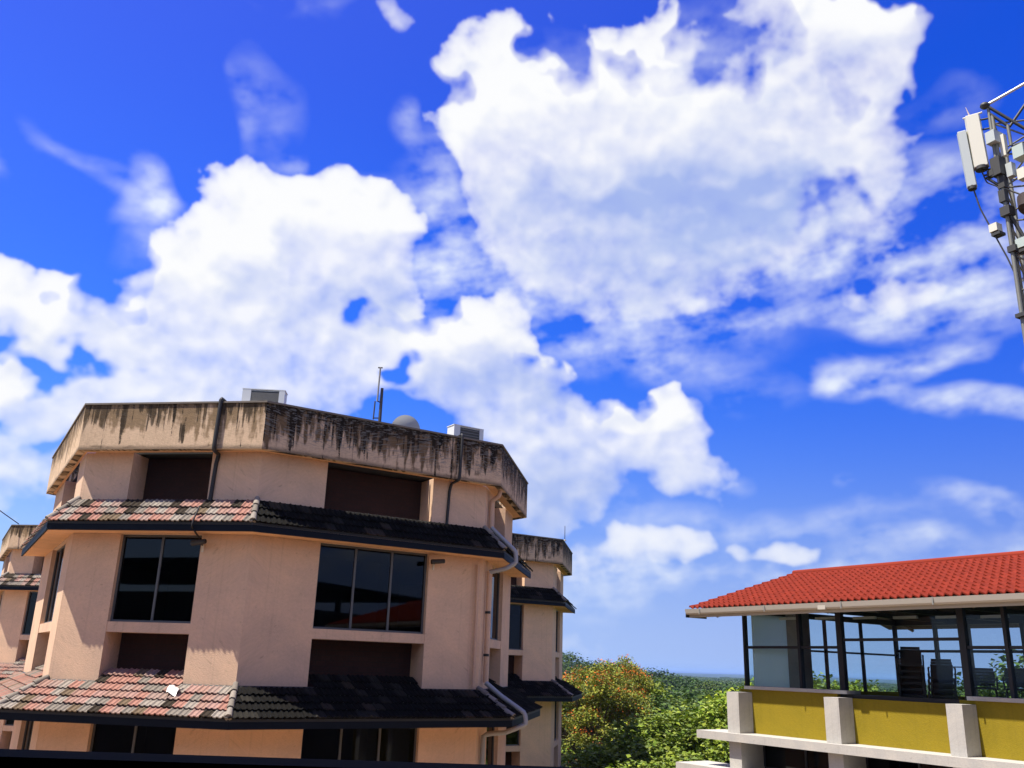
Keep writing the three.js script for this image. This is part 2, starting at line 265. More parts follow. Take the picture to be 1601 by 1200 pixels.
const brickTex = tex(512, 512, (u, v) => {
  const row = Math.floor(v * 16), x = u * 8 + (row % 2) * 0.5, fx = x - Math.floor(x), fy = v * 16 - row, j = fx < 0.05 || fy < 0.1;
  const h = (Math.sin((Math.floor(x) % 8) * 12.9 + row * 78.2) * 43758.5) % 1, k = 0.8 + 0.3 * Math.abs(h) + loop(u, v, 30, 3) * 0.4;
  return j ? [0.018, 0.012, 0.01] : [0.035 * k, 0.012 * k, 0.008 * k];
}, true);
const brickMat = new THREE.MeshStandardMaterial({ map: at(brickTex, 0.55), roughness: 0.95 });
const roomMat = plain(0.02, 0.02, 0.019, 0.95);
const darkGlass = new THREE.MeshPhysicalMaterial({ color: lin(0.035, 0.05, 0.049), roughness: 0.02, transmission: 1, thickness: 0, ior: 1.5, specularIntensity: 0.55 });
const clearGlass = new THREE.MeshPhysicalMaterial({ color: lin(0.80, 0.88, 0.86), roughness: 0.02, transmission: 1, thickness: 0, ior: 1.5, specularIntensity: 0.5 });
const alu = plain(0.1, 0.105, 0.105, 0.5, 0.3), blackPipe = plain(0.018, 0.017, 0.016, 0.6), pvc = new THREE.MeshStandardMaterial({ map: at(wallTex, 0.6), color: lin(0.85, 0.8, 0.78), roughness: 0.6 });
const greyPipe = plain(0.3, 0.31, 0.32, 0.5), concrete = new THREE.MeshStandardMaterial({ map: at(plaster([0.30, 0.28, 0.25], 12, 1.3), 0.3), roughness: 0.95 });

// ---------------------------------------------------------------- the three peach towers
function offsetPoly(P, off) {                                     // moves each edge outwards by off[k]
  const n = P.length, N = P.map((p, k) => { const q = P[(k + 1) % n], L = Math.hypot(q[0] - p[0], q[1] - p[1]); return [-(q[1] - p[1]) / L, (q[0] - p[0]) / L]; });
  return P.map((p, k) => {
    const a = N[(k + n - 1) % n], b = N[k], oa = off[(k + n - 1) % n], ob = off[k], det = a[0] * b[1] - a[1] * b[0];
    const ca = a[0] * p[0] + a[1] * p[1] + oa, cb = b[0] * p[0] + b[1] * p[1] + ob;
    return [(ca * b[1] - a[1] * cb) / det, (a[0] * cb - b[0] * ca) / det];
  });
}
function clipTris(p, nx, nz, c) {                                 // keeps the side nx*x + nz*z <= c of a triangle list
  const out = [];
  for (let i = 0; i < p.length; i += 9) {
    let poly = [[p[i], p[i + 1], p[i + 2]], [p[i + 3], p[i + 4], p[i + 5]], [p[i + 6], p[i + 7], p[i + 8]]];
    const d = poly.map((q) => nx * q[0] + nz * q[2] - c), res = [];
    for (let k = 0; k < 3; k++) { const a = poly[k], b = poly[(k + 1) % 3], da = d[k], db = d[(k + 1) % 3]; if (da <= 0) res.push(a); if (da * db < 0) { const t = da / (da - db); res.push(a.map((x, m) => x + (b[m] - x) * t)); } }
    for (let k = 1; k + 1 < res.length; k++) out.push(...res[0], ...res[k], ...res[k + 1]);
  }
  return out;
}
const TILE_W = 0.232, TILE_L = 0.3, TILE_STEP = 0.246;
function tileShape(v) {                                           // interlocking clay tile: two shallow channels and a side roll, thick lower lip
  const prof = [[0, 0.004], [0.1, 0.03], [0.2, 0.03], [0.3, 0.004], [0.48, 0.0], [0.57, 0.02], [0.66, 0.02], [0.76, 0.0], [1, 0.002]];
  const s = new Soup(), X = (a) => (a - 0.5) * TILE_W * 1.03, th = 0.022;
  for (let i = 0; i + 1 < prof.length; i++) {
    const [a, ya] = prof[i], [b, yb] = prof[i + 1], l = 0.044 + v * 0.01, uv = (x, z) => [x, z];
    const A = [X(a), ya, -TILE_L], B = [X(b), yb, -TILE_L], C = [X(b), yb + l, 0], D = [X(a), ya + l, 0];
    s.quad(A, D, C, B, uv(a * TILE_W, 0), uv(a * TILE_W, TILE_L), uv(b * TILE_W, TILE_L), uv(b * TILE_W, 0));
    s.quad(D, [X(a), ya + l - th, 0.004], [X(b), yb + l - th, 0.004], C);
  }
  return s.p;
}
const tilePos = [tileShape(0), tileShape(1)];
const tileGeos = tilePos.map((p) => { const t = []; for (let i = 0; i < p.length; i += 3) t.push(p[i], p[i + 2]); return soup(p, t); });

const P_MAIN = [[-13.11, -25.40], [-9.51, -19.43], [-5.28, -18.73], [-0.20, -22.05], [0.57, -26.92], [-2.6, -31.5], [-10.0, -31.0]];
const SKIRTS = [{ eave: 2.66, top: 3.22, ov: 0.56, rows: 3 }, { eave: -1.13, top: -0.55, ov: 0.9, rows: 4, into: 2 }, { eave: -4.8, top: -4.22, ov: 0.9, rows: 4 }];
const OPEN = { 0: [2.15, 5.1], 1: [0.22 + 0.92, 0.22 + 2.80], 2: [1.52, 4.24], 3: [1.42, 3.2] };
const PANES = { 0: 3, 1: 2, 2: 3, 3: 1 };

function tower(label, dx, dz, plan, single) {
  const P = plan.map(([x, z]) => [x + dx, z + dz]), n = P.length;
  const cx = P.reduce((s, p) => s + p[0], 0) / n, cz = P.reduce((s, p) => s + p[1], 0) / n;
  const t = thing('tower_block', label, 'building', [cx, 0, cz], 'peach tower blocks with stained parapets');
  const W = offsetPoly(P, [-0.23, -0.4, -0.4, -0.4, -0.4, -0.4, -0.4]), TH = 0.28, IN = offsetPoly(W, Array(n).fill(-TH));
  const dir = W.map((p, k) => { const q = W[(k + 1) % n], L = Math.hypot(q[0] - p[0], q[1] - p[1]); return [(q[0] - p[0]) / L, (q[1] - p[1]) / L, L]; });
  const nor = dir.map((d) => [-d[1], d[0]]);
  const Y = (h) => h + EYE;
  const pt = (k, s, o) => [W[k][0] + dir[k][0] * s + nor[k][0] * o, W[k][1] + dir[k][1] * s + nor[k][1] * o];
  const box = (k, s0, s1, o0, o1, h0, h1) => new Soup().prism([pt(k, s0, o0), pt(k, s1, o0), pt(k, s1, o1), pt(k, s0, o1)], Y(h0), Y(h1), s0 + k * 5.3, 0, 1).geo();
  const panel = (k, s0, s1, h0, h1) => {                          // wall piece, mitred at the corners
    const L = dir[k][2], e = 1e-3, a = s0 < e ? IN[k] : pt(k, s0, -TH), b = s1 > L - e ? IN[(k + 1) % n] : pt(k, s1, -TH);
    return new Soup().prism([pt(k, s0, 0), pt(k, s1, 0), b, a], Y(h0), Y(h1), s0 + k * 5.3, 0, 1).geo();
  };
  const floors = [{ base: 2.47, band: 3.05, top: 4.27, kind: 'loggia' }, { base: -1.2, band: -0.75, top: 2.465, kind: 'window' }, { base: -4.87, band: -4.42, top: -1.205, kind: 'window' }];
  for (let k = 0; k < n; k++) {
    const L = dir[k][2], op = OPEN[k];
    part(t, 'wall', panel(k, 0, L, -EYE, -4.875), wallMat);
    for (const f of floors) {
      if (!op) { part(t, 'wall', panel(k, 0, L, f.base, f.top), wallMat); continue; }
      const [s0, s1] = op;
      part(t, 'wall', panel(k, 0, s0, f.base, f.top), wallMat);
      part(t, 'wall', panel(k, s1, L, f.base, f.top), wallMat);
      part(t, 'wall_band', box(k, s0, s1, -TH, -0.004, f.base, f.band), wallMat);
      const deep = -0.62, vt = f.kind === 'loggia' ? f.top : f.top - 2.04;
      // recess: side walls, back wall of brick
      for (const [a, b] of [[s0 - 0.14, s0 - 0.003], [s1 + 0.003, s1 + 0.14]]) part(t, 'jamb', box(k, a, b, deep, -TH - 0.002, f.base, vt), wallMat);
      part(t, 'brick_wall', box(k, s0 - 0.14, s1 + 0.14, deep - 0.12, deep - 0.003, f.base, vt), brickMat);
      if (f.kind === 'window') {
        const b0 = vt, b1 = vt + 0.21;
        part(t, 'beam', box(k, s0, s1, deep - 0.12, -0.012, b0, b1), wallMat);
        const w0 = b1, w1 = f.top, z = -0.13, fw = 0.045;
        const fr = new Soup(), q = (a, b, c, d) => fr.prism([pt(k, a, z - 0.03), pt(k, b, z - 0.03), pt(k, b, z + 0.03), pt(k, a, z + 0.03)], Y(c), Y(d));
        q(s0, s0 + fw, w0, w1); q(s1 - fw, s1, w0, w1); q(s0 + fw, s1 - fw, w0, w0 + fw); q(s0 + fw, s1 - fw, w1 - fw, w1);
        const win = part(t, 'window', fr.geo(), alu), np = PANES[k];
        for (let i = 1; i < np; i++) { const s = mix(s0, s1, i / np); part(t, 'mullion', box(k, s - 0.025, s + 0.025, z - 0.026, z + 0.026, w0 + fw, w1 - fw), alu, win); }
        for (let i = 0; i < np; i++) {
          const a = pt(k, mix(s0, s1, i / np) + 0.03, z), b = pt(k, mix(s0, s1, (i + 1) / np) - 0.03, z);
          part(t, 'pane', new Soup().quad([a[0], Y(w0 + fw), a[1]], [b[0], Y(w0 + fw), b[1]], [b[0], Y(w1 - fw), b[1]], [a[0], Y(w1 - fw), a[1]]).geo(), darkGlass, win);
        }
      }
    }
  }
  // floors, roof and dark core
  const S = offsetPoly(W, Array(n).fill(-TH - 0.004)), core = offsetPoly(W, Array(n).fill(-3.0));
  for (const [h0, h1] of [[-EYE, -EYE + 0.15], [-4.87, -4.4], [-1.2, -0.72], [2.47, 2.96], [4.3, 4.5]]) part(t, 'floor_slab', new Soup().prism(S, Y(h0), Y(h1)).geo(), roomMat);
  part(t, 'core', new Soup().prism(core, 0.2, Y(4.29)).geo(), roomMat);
  // parapet: one stained panel for each side, soffit behind it
  const PI = offsetPoly(P, Array(n).fill(-0.16));
  for (let k = 0; k < n; k++) {
    const j = (k + 1) % n, L = Math.hypot(P[j][0] - P[k][0], P[j][1] - P[k][1]);
    const g = new Soup().prism([P[k], P[j], PI[j], PI[k]], Y(4.25), Y(5.27), k * 1.9, Y(4.25), 1.02).geo();
    const m = part(t, 'parapet', g, k < 2 ? stainA : stainB); if (k === 2) m.userData.label = 'parapet side streaked black with algae';
    part(t, 'coping', new Soup().prism([offsetPoly(P, Array(n).fill(0.025))[k], offsetPoly(P, Array(n).fill(0.025))[j], PI[j], PI[k]], Y(5.272), Y(5.31)).geo(), copingMat);
    part(t, 'soffit', new Soup().prism([PI[k], PI[j], W[j], W[k]], Y(4.273), Y(4.34)).geo(), soffitMat);
  }
  // tiled skirt roofs
  const rest = {}; let left = single;
  SKIRTS.forEach((sk, si) => {
    const E = offsetPoly(W, Array(n).fill(sk.ov)), Ein = offsetPoly(W, Array(n).fill(sk.ov - 0.04)), rise = sk.top - sk.eave, SL = Math.hypot(rise, sk.ov);
    for (const k of [1, 2, 0, 3]) {
      const j = (k + 1) % n, r = rng(100 + si * 17 + k + Math.round(dx * 3));
      // sloping deck under the tiles
      const e0 = [E[k][0], Y(sk.eave), E[k][1]], e1 = [E[j][0], Y(sk.eave), E[j][1]], w1 = [W[j][0], Y(sk.top), W[j][1]], w0 = [W[k][0], Y(sk.top), W[k][1]];
      const dn = (p, d) => [p[0], p[1] - d, p[2]];
      const deck = new Soup(); deck.quad(e0, e1, w1, w0); deck.quad(dn(e0, 0.05), dn(w0, 0.05), dn(w1, 0.05), dn(e1, 0.05)); deck.quad(e0, dn(e0, 0.05), dn(e1, 0.05), e1);
      part(t, 'roof_deck', deck.geo(), blackPipe);
      part(t, 'eave_board', new Soup().prism([E[k], E[j], Ein[j], Ein[k]], Y(sk.eave - 0.19), Y(sk.eave - 0.052)).geo(), eaveBoard);
      part(t, 'soffit', new Soup().prism([Ein[k], Ein[j], W[j], W[k]], Y(sk.eave - 0.175), Y(sk.eave - 0.13)).geo(), soffitMat);
      if (si === 2) continue;
      // tiles: rows from the eave up, cut at the hips
      const ds = [nor[k][0] * sk.ov / SL, -rise / SL, nor[k][1] * sk.ov / SL], up = [nor[k][0] * rise / SL, sk.ov / SL, nor[k][1] * rise / SL];
      const X = new THREE.Vector3(dir[k][0], 0, dir[k][1]), Yv = new THREE.Vector3(...up), Z = new THREE.Vector3(...ds);
      const hipL = [[E[k][1] - W[k][1], -(E[k][0] - W[k][0])], W[k]], hipR = [[-(E[j][1] - W[j][1]), E[j][0] - W[j][0]], W[j]];
      const op = OPEN[k], len = dir[k][2], c0 = Math.ceil((sk.ov + 0.3) / TILE_W), cols = Math.ceil(len / TILE_W) + c0;
      for (let row = 0; row < sk.rows + (sk.into || 0); row++) for (let c = -c0; c < cols; c++) {
        const s = (c + 0.5) * TILE_W + (row % 2) * 0.0 + (r() - 0.5) * 0.008, up0 = row * TILE_STEP - 0.035;
        if (row >= sk.rows + 0 && !(op && s > op[0] + 0.08 && s < op[1] - 0.08)) continue;
        const O = new THREE.Vector3(E[k][0] + dir[k][0] * 0, Y(sk.eave) + 0.008, E[k][1]);
        // foot of the facet's start on the eave line
        const f = pt(k, s, sk.ov); O.set(f[0] - ds[0] * up0, Y(sk.eave) + 0.01 - ds[1] * up0, f[1] - ds[2] * up0);
        const yaw = (r() - 0.5) * 0.03, v = r() < 0.5 ? 0 : 1, M = new THREE.Matrix4().makeBasis(X, Yv, Z).setPosition(O).multiply(new THREE.Matrix4().makeRotationY(yaw));
        const moss = si === 0 || row === 0 ? 0.42 : 0.2, q = r(), patch = noise3(O.x * 0.9, O.y * 0.9 + 5, O.z * 0.9) * 0.5;
        const mi = q < moss + patch * 0.4 ? (r() < 0.55 ? 3 : r() < 0.6 ? 5 : 6) : (r() < 0.3 ? 0 : r() < 0.35 ? 1 : r() < 0.5 ? 2 : r() < 0.7 ? 4 : 7);
        const mj = k >= 2 ? (r() < 0.8 ? 8 : r() < 0.75 ? 9 : 5) : mi;  // right-hand faces: their shade is put into the near-black tile colours
        let pos = tilePos[v].slice(); const a = new THREE.Vector3(); let cut = false, gone = true;
        for (let i = 0; i < pos.length; i += 3) { a.set(pos[i], pos[i + 1], pos[i + 2]).applyMatrix4(M); pos[i] = a.x; pos[i + 1] = a.y; pos[i + 2] = a.z; }
        for (const [h, w] of [hipL, hipR]) {
          // keep the side of the facet's middle
          const mid = pt(k, len / 2, 0.2), sg = Math.sign(h[0] * (mid[0] - w[0]) + h[1] * (mid[1] - w[1])), nx = -h[0] * sg, nz = -h[1] * sg, cc = nx * w[0] + nz * w[1];
          let outside = 0; for (let i = 0; i < pos.length; i += 3) if (nx * pos[i] + nz * pos[i + 2] > cc) outside++;
          if (outside * 3 === pos.length) { pos = []; break; }
          if (outside) { pos = clipTris(pos, nx, nz, cc); cut = true; }
        }
        if (!pos.length) continue;
        const seen = si === 1 ? (k === 1 || (k === 0 && c > cols - c0 - 16) || (k === 2 && c < 9)) : (k === 1 && row > -1);
        if (left > 0 && seen) {
          left--;
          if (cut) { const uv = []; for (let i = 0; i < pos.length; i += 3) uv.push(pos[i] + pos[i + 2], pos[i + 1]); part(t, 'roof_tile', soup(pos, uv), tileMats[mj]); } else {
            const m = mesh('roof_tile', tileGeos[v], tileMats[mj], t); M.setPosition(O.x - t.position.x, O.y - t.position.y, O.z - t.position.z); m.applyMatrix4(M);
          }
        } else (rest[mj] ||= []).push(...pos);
      }
      // mortared caps along the hip to the next facet
      if (k < 3) {
        const a = [E[j][0], Y(sk.eave), E[j][1]], b = [W[j][0], Y(sk.top), W[j][1]], nc = si === 0 ? 3 : 4;
        for (let i = 0; i < nc; i++) {
          const p = a.map((x, m) => mix(x, b[m], (i - 0.08) / nc)), q2 = a.map((x, m) => mix(x, b[m], (i + 1.05) / nc));
          p[1] += 0.045; q2[1] += 0.025;
          part(t, 'hip_tile', bar(p, q2, 0.075, 8, 0.06), tileMats[i % 2 ? 3 : 4]);
        }
      }
    }
  });
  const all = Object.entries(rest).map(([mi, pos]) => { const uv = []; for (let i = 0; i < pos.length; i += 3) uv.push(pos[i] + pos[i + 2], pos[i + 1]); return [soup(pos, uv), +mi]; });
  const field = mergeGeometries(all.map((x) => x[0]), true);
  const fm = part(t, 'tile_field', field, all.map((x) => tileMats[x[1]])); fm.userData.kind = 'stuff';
  return { t, pt, W, P, Y, part: (name, g, m, u) => part(t, name, g, m, u), dir, nor };
}
const copingMat = new THREE.MeshStandardMaterial({ map: at(plaster([0.16, 0.14, 0.115], 31, 1.6), 0.6), roughness: 0.95 });
const mainTower = tower('large peach tower block nearest the camera, with tiled skirt roofs', 0, 0, P_MAIN, 300);
const rightTower = tower('peach tower block half hidden behind the right side of the nearest tower, beside the trees', 2.62, -17.18, P_MAIN, 0);
const leftTower = tower('peach tower block at the left edge, half hidden behind the nearest tower', -12.5, -20.8, P_MAIN, 0);

// ---------------------------------------------------------------- fittings of the towers
{
  const { t, pt, Y, W, P } = mainTower, put = mainTower.part;
  const p3 = (k, s, o, h) => { const q = pt(k, s, o); return [q[0], Y(h), q[1]]; };
  // two black cables that come over the parapet, under the soffit and down the wall
  for (const [k, sf, sw, low] of [[1, 3.28, 3.14, 3.2], [2, 4.72, 4.68, 3.2]]) {
    put('cable', pipe([p3(k, sf, 0.2, 5.33), p3(k, sf, 0.44, 5.36), p3(k, sf, 0.45, 5.2), p3(k, sf - 0.02, 0.45, 4.3), p3(k, sf - 0.03, 0.4, 4.22), p3(k, sw + 0.04, 0.05, 4.2), p3(k, sw, 0.03, 4.0), p3(k, sw - 0.03, 0.03, low)], k === 1 ? 0.045 : 0.035, 6, 60), blackPipe);
  }
  put('cable', pipe([p3(1, 3.14, 0.5, 3.0), p3(1, 3.12, 0.62, 2.72), p3(1, 3.1, 0.63, 2.55), p3(1, 3.05, 0.3, 2.44), p3(1, 3.0, 0.06, 2.4)], 0.02, 5, 30), blackPipe);
  // rain pipe on the right corner, stepping out round the skirt roofs, with joints
  const c = 3, s = 0.42;
  const pts = [p3(c, s, 0.3, 4.26), p3(c, s, 0.26, 4.1), p3(c, s, 0.08, 3.95), p3(c, s, 0.08, 3.3)];
  put('rain_pipe', pipe(pts, 0.058, 10, 24), pvc);
  put('rain_pipe', pipe([p3(c, s, 0.1, 3.3), p3(c, s + 0.02, 0.42, 3.0), p3(c, s + 0.04, 0.72, 2.72), p3(c, s + 0.04, 0.74, 2.45), p3(c, s + 0.02, 0.5, 2.3), p3(c, s, 0.1, 2.2)], 0.058, 10, 36), greyPipe);
  const lowp = put('rain_pipe', pipe([p3(c, s, 0.09, 2.22), p3(c, s, 0.09, -0.4)], 0.058, 10, 4), pvc);
  for (const h of [1.2, 0.2]) put('pipe_joint', bar(p3(c, s, 0.09, h), p3(c, s, 0.09, h + 0.06), 0.072, 10), blackPipe, lowp);
  put('rain_pipe', pipe([p3(c, s, 0.1, -0.4), p3(c, s + 0.02, 0.5, -0.7), p3(c, s + 0.04, 1.05, -1.05), p3(c, s + 0.04, 1.08, -1.3), p3(c, s + 0.02, 0.6, -1.5), p3(c, s, 0.1, -1.6), p3(c, s, 0.09, -3)], 0.058, 10, 44), greyPipe);
  put('rain_pipe', pipe([p3(2, 5.55, 0.09, 2.3), p3(2, 5.55, 0.09, -0.5)], 0.04, 8, 4), pvc);
  // small floodlights under the eave, switched off
  for (const [k, s2] of [[1, 3.08], [2, 4.36]]) {
    const m = put('floodlight', merge([bar(p3(k, s2, 0, 2.22), p3(k, s2, 0.2, 2.3), 0.018), bar(p3(k, s2 - 0.16, 0.2, 2.26), p3(k, s2 + 0.16, 0.24, 2.3), 0.06, 8, 0.05)]), blackPipe);
    put('bracket', bar(p3(k, s2, -0.005, 2.1), p3(k, s2, 0.03, 2.26), 0.03, 6), plain(0.6, 0.55, 0.45, 0.6), m);
  }
}
// rods on the parapets of the far towers
{
  const q = rightTower.P[3], t = thing('lightning_rod', 'thin rod standing on the parapet of the far right tower', 'rod', [q[0] + 0.12, EYE + 5.31, q[1] - 0.5]);
  mesh('base', new THREE.CylinderGeometry(0.05, 0.07, 0.06, 8).translate(0, 0.03, 0), greyPipe, t); mesh('rod', new THREE.CylinderGeometry(0.012, 0.018, 0.62, 6).translate(0, 0.35, 0), blackPipe, t);
  const l = leftTower.P[1];
  const w = mesh('overhead_wire', pipe([[l[0] + 0.35, EYE + 5.33, l[1] + 0.1], [l[0] - 0.6, EYE + 6.0, l[1] + 0.6], [l[0] - 3, EYE + 8.2, l[1] + 2]], 0.022, 5, 20), blackPipe, scene);
  tag(w, 'dark wire rising to the left from the far left tower parapet', 'wire');
}
// air conditioner outdoor units: case, dark coil face with bars, feet
const acCase = plain(0.62, 0.64, 0.63, 0.5), acDark = plain(0.06, 0.06, 0.055, 0.7), acBar = plain(0.2, 0.2, 0.185, 0.6);
function acUnit(label, p, turn, w, h, d) {
  const t = thing('air_conditioner', label, 'air conditioner', p, 'air conditioner units on the nearest tower roof'); t.rotation.y = turn;
  const s = new Soup(); s.box(-w / 2, w / 2, 0.06, h, -d / 2, d / 2 - 0.02); mesh('case', s.geo(), acCase, t);
  mesh('side_panel', boxGeo(-w / 2 - 0.004, -w / 2 + w * 0.2, 0.058, h + 0.004, d / 2 - 0.018, d / 2 + 0.01), acCase, t);
  mesh('side_panel', boxGeo(w / 2 - w * 0.13, w / 2 + 0.004, 0.058, h + 0.004, d / 2 - 0.018, d / 2 + 0.01), acCase, t);
  const g = mesh('grille', boxGeo(-w / 2 + w * 0.2, w / 2 - w * 0.13, 0.1, h - 0.03, d / 2 - 0.018, d / 2 - 0.008), acDark, t);
  for (let i = 0; i < 9; i++) { const y = 0.14 + (h - 0.22) * i / 8; mesh('grille_bar', boxGeo(-w / 2 + w * 0.2, w / 2 - w * 0.13, y, y + 0.012, d / 2 - 0.006, d / 2 + 0.004), acBar, g); }
  mesh('top_cover', boxGeo(-w / 2 - 0.012, w / 2 + 0.012, h, h + 0.02, -d / 2 - 0.012, d / 2 + 0.012), acCase, t);
  for (const sx of [-1, 1]) mesh('foot', boxGeo(sx * w * 0.32 - 0.03, sx * w * 0.32 + 0.03, 0, 0.06, -d / 2, d / 2 - 0.02), acBar, t);
  return t;
}
{
  const { pt, Y } = mainTower, q1 = pt(1, 3.95, -0.25), q2 = pt(2, 5.12, -0.1);
  acUnit('boxy air conditioner unit on the parapet corner, above the front left tower face', [q1[0], Y(5.312), q1[1]], 4 * D2R, 0.92, 0.4, 0.32);
  acUnit('air conditioner unit with a white side, above the streaked right face of the tower', [q2[0], Y(4.9), q2[1]], 33 * D2R, 0.85, 0.78, 0.34);
  const pl = part(mainTower.t, 'plinth', (() => { const s = new Soup(); const a = pt(2, 4.55, -0.45), b = pt(2, 5.6, -0.45), c = pt(2, 5.6, 0.2), d = pt(2, 4.55, 0.2); s.prism([a, b, c, d], Y(4.5), Y(4.9)); return s.geo(); })(), concrete);
  const q0 = part(mainTower.t, 'plinth', (() => { const s = new Soup(); s.prism([pt(1, 3.4, -0.5), pt(1, 4.1, -0.5), pt(1, 4.1, 0.2), pt(1, 3.4, 0.2)], Y(4.5), Y(5.3)); return s.geo(); })(), concrete);
  // satellite dish, seen from behind
  const dq = pt(2, 3.62, -0.35), dish = thing('satellite_dish', 'round grey satellite dish peeking over the streaked parapet', 'dish', [dq[0], Y(4.5), dq[1]]); dish.rotation.y = 30 * D2R;
  const prof = []; for (let i = 0; i <= 10; i++) prof.push(new THREE.Vector2(0.4 * i / 10, 0.12 * (i / 10) ** 2));
  const bowl = new THREE.LatheGeometry(prof, 28); bowl.rotateX(-80 * D2R); bowl.translate(0, 0.92, 0);
  mesh('reflector', bowl, plain(0.30, 0.31, 0.3, 0.55), dish);
  mesh('mast', bar([0, 0, 0.08], [0, 0.95, 0.06], 0.03, 8), greyPipe, dish);
  mesh('feed_arm', bar([0, 0.62, -0.05], [0, 0.8, -0.5], 0.014, 6), greyPipe, dish); mesh('feed_horn', bar([0, 0.78, -0.46], [0, 0.86, -0.4], 0.04, 8), greyPipe, dish);
  // aerials
  const aq = pt(2, 2.84, -0.3), ant = thing('roof_aerial', 'slim pole with two dipole aerials above the streaked parapet', 'aerial', [aq[0], Y(4.5), aq[1]]);
  const dark = plain(0.05, 0.045, 0.045, 0.6);
  mesh('pole', new THREE.CylinderGeometry(0.035, 0.045, 1.85, 8).translate(0, 0.925, 0), dark, ant);
  mesh('dipole', bar([-0.09, 1.5, 0.05], [-0.075, 2.36, 0.05], 0.022, 6), plain(0.25, 0.25, 0.25, 0.5), ant); mesh('tip', bar([-0.13, 2.36, 0.05], [-0.02, 2.36, 0.05], 0.018, 6), dark, ant);
  mesh('dipole', bar([-0.15, 1.05, 0.05], [-0.14, 1.5, 0.05], 0.018, 6), dark, ant);
  mesh('arm', bar([-0.1, 1.52, 0.05], [0, 1.48, 0], 0.014, 6), dark, ant); mesh('arm', bar([-0.15, 1.08, 0.05], [0, 1.1, 0], 0.014, 6), dark, ant);
  // white scrap caught on the lower tiles
  const wq = pt(1, 3.04, 0.36), sc = new Soup(), R2 = rng(5), gridN = 5, pts = [];
  for (let i = 0; i <= gridN; i++) for (let j = 0; j <= gridN; j++) pts.push([(i / gridN - 0.5) * 0.26 + (R2() - 0.5) * 0.03, 0.07 + 0.06 * R2() + 0.05 * Math.sin(i * 1.4) - (j / gridN - 0.5) * 0.13, (j / gridN - 0.5) * 0.24]);
  for (let i = 0; i < gridN; i++) for (let j = 0; j < gridN; j++) { const k = i * (gridN + 1) + j; sc.quad(pts[k], pts[k + 1], pts[k + gridN + 2], pts[k + gridN + 1]); }
  const sm = mesh('plastic_scrap', sc.geo(), plain(0.8, 0.8, 0.78, 0.5), scene); sm.position.set(wq[0], Y(-0.78) + 0.02, wq[1]);
  tag(sm, 'crumpled white plastic scrap lying on the lower tiled roof', 'scrap');
}

// ---------------------------------------------------------------- glazed hall on the right
const yellowMat = matte({ map: at(plaster([0.235, 0.175, 0.014], 17, 0.7), 0.3), roughness: 0.9, bumpMap: at(grainBump, 1.2), bumpScale: 0.005 });
const whiteMat = new THREE.MeshStandardMaterial({ map: at(plaster([0.40, 0.385, 0.355], 19, 1.1), 0.5), roughness: 0.85, bumpMap: at(grainBump, 1.4), bumpScale: 0.004 });
const steel = plain(0.012, 0.012, 0.014, 0.5), ceilMat = plain(0.035, 0.03, 0.028, 0.9), redTex = tex(256, 256, (u, v) => { const n = 1 + loop(u, v, 12, 5, 4) * 0.55; return [0.19 * n, 0.024 * n, 0.011 * n]; }, true);
const redMat = matte({ map: at(redTex, 0.45), roughness: 0.8 }), gutterMat = plain(0.42, 0.39, 0.33, 0.5);
const HALL_TURN = -57.96 * D2R;
const hall = thing('glazed_hall', 'glazed hall with red tiled roof, yellow parapet and white columns', 'building', [14.57, 0, -9.12]); hall.rotation.y = HALL_TURN;
const hp = (t, h, o) => new THREE.Vector3(t, h + EYE, o).applyEuler(hall.rotation).add(hall.position);
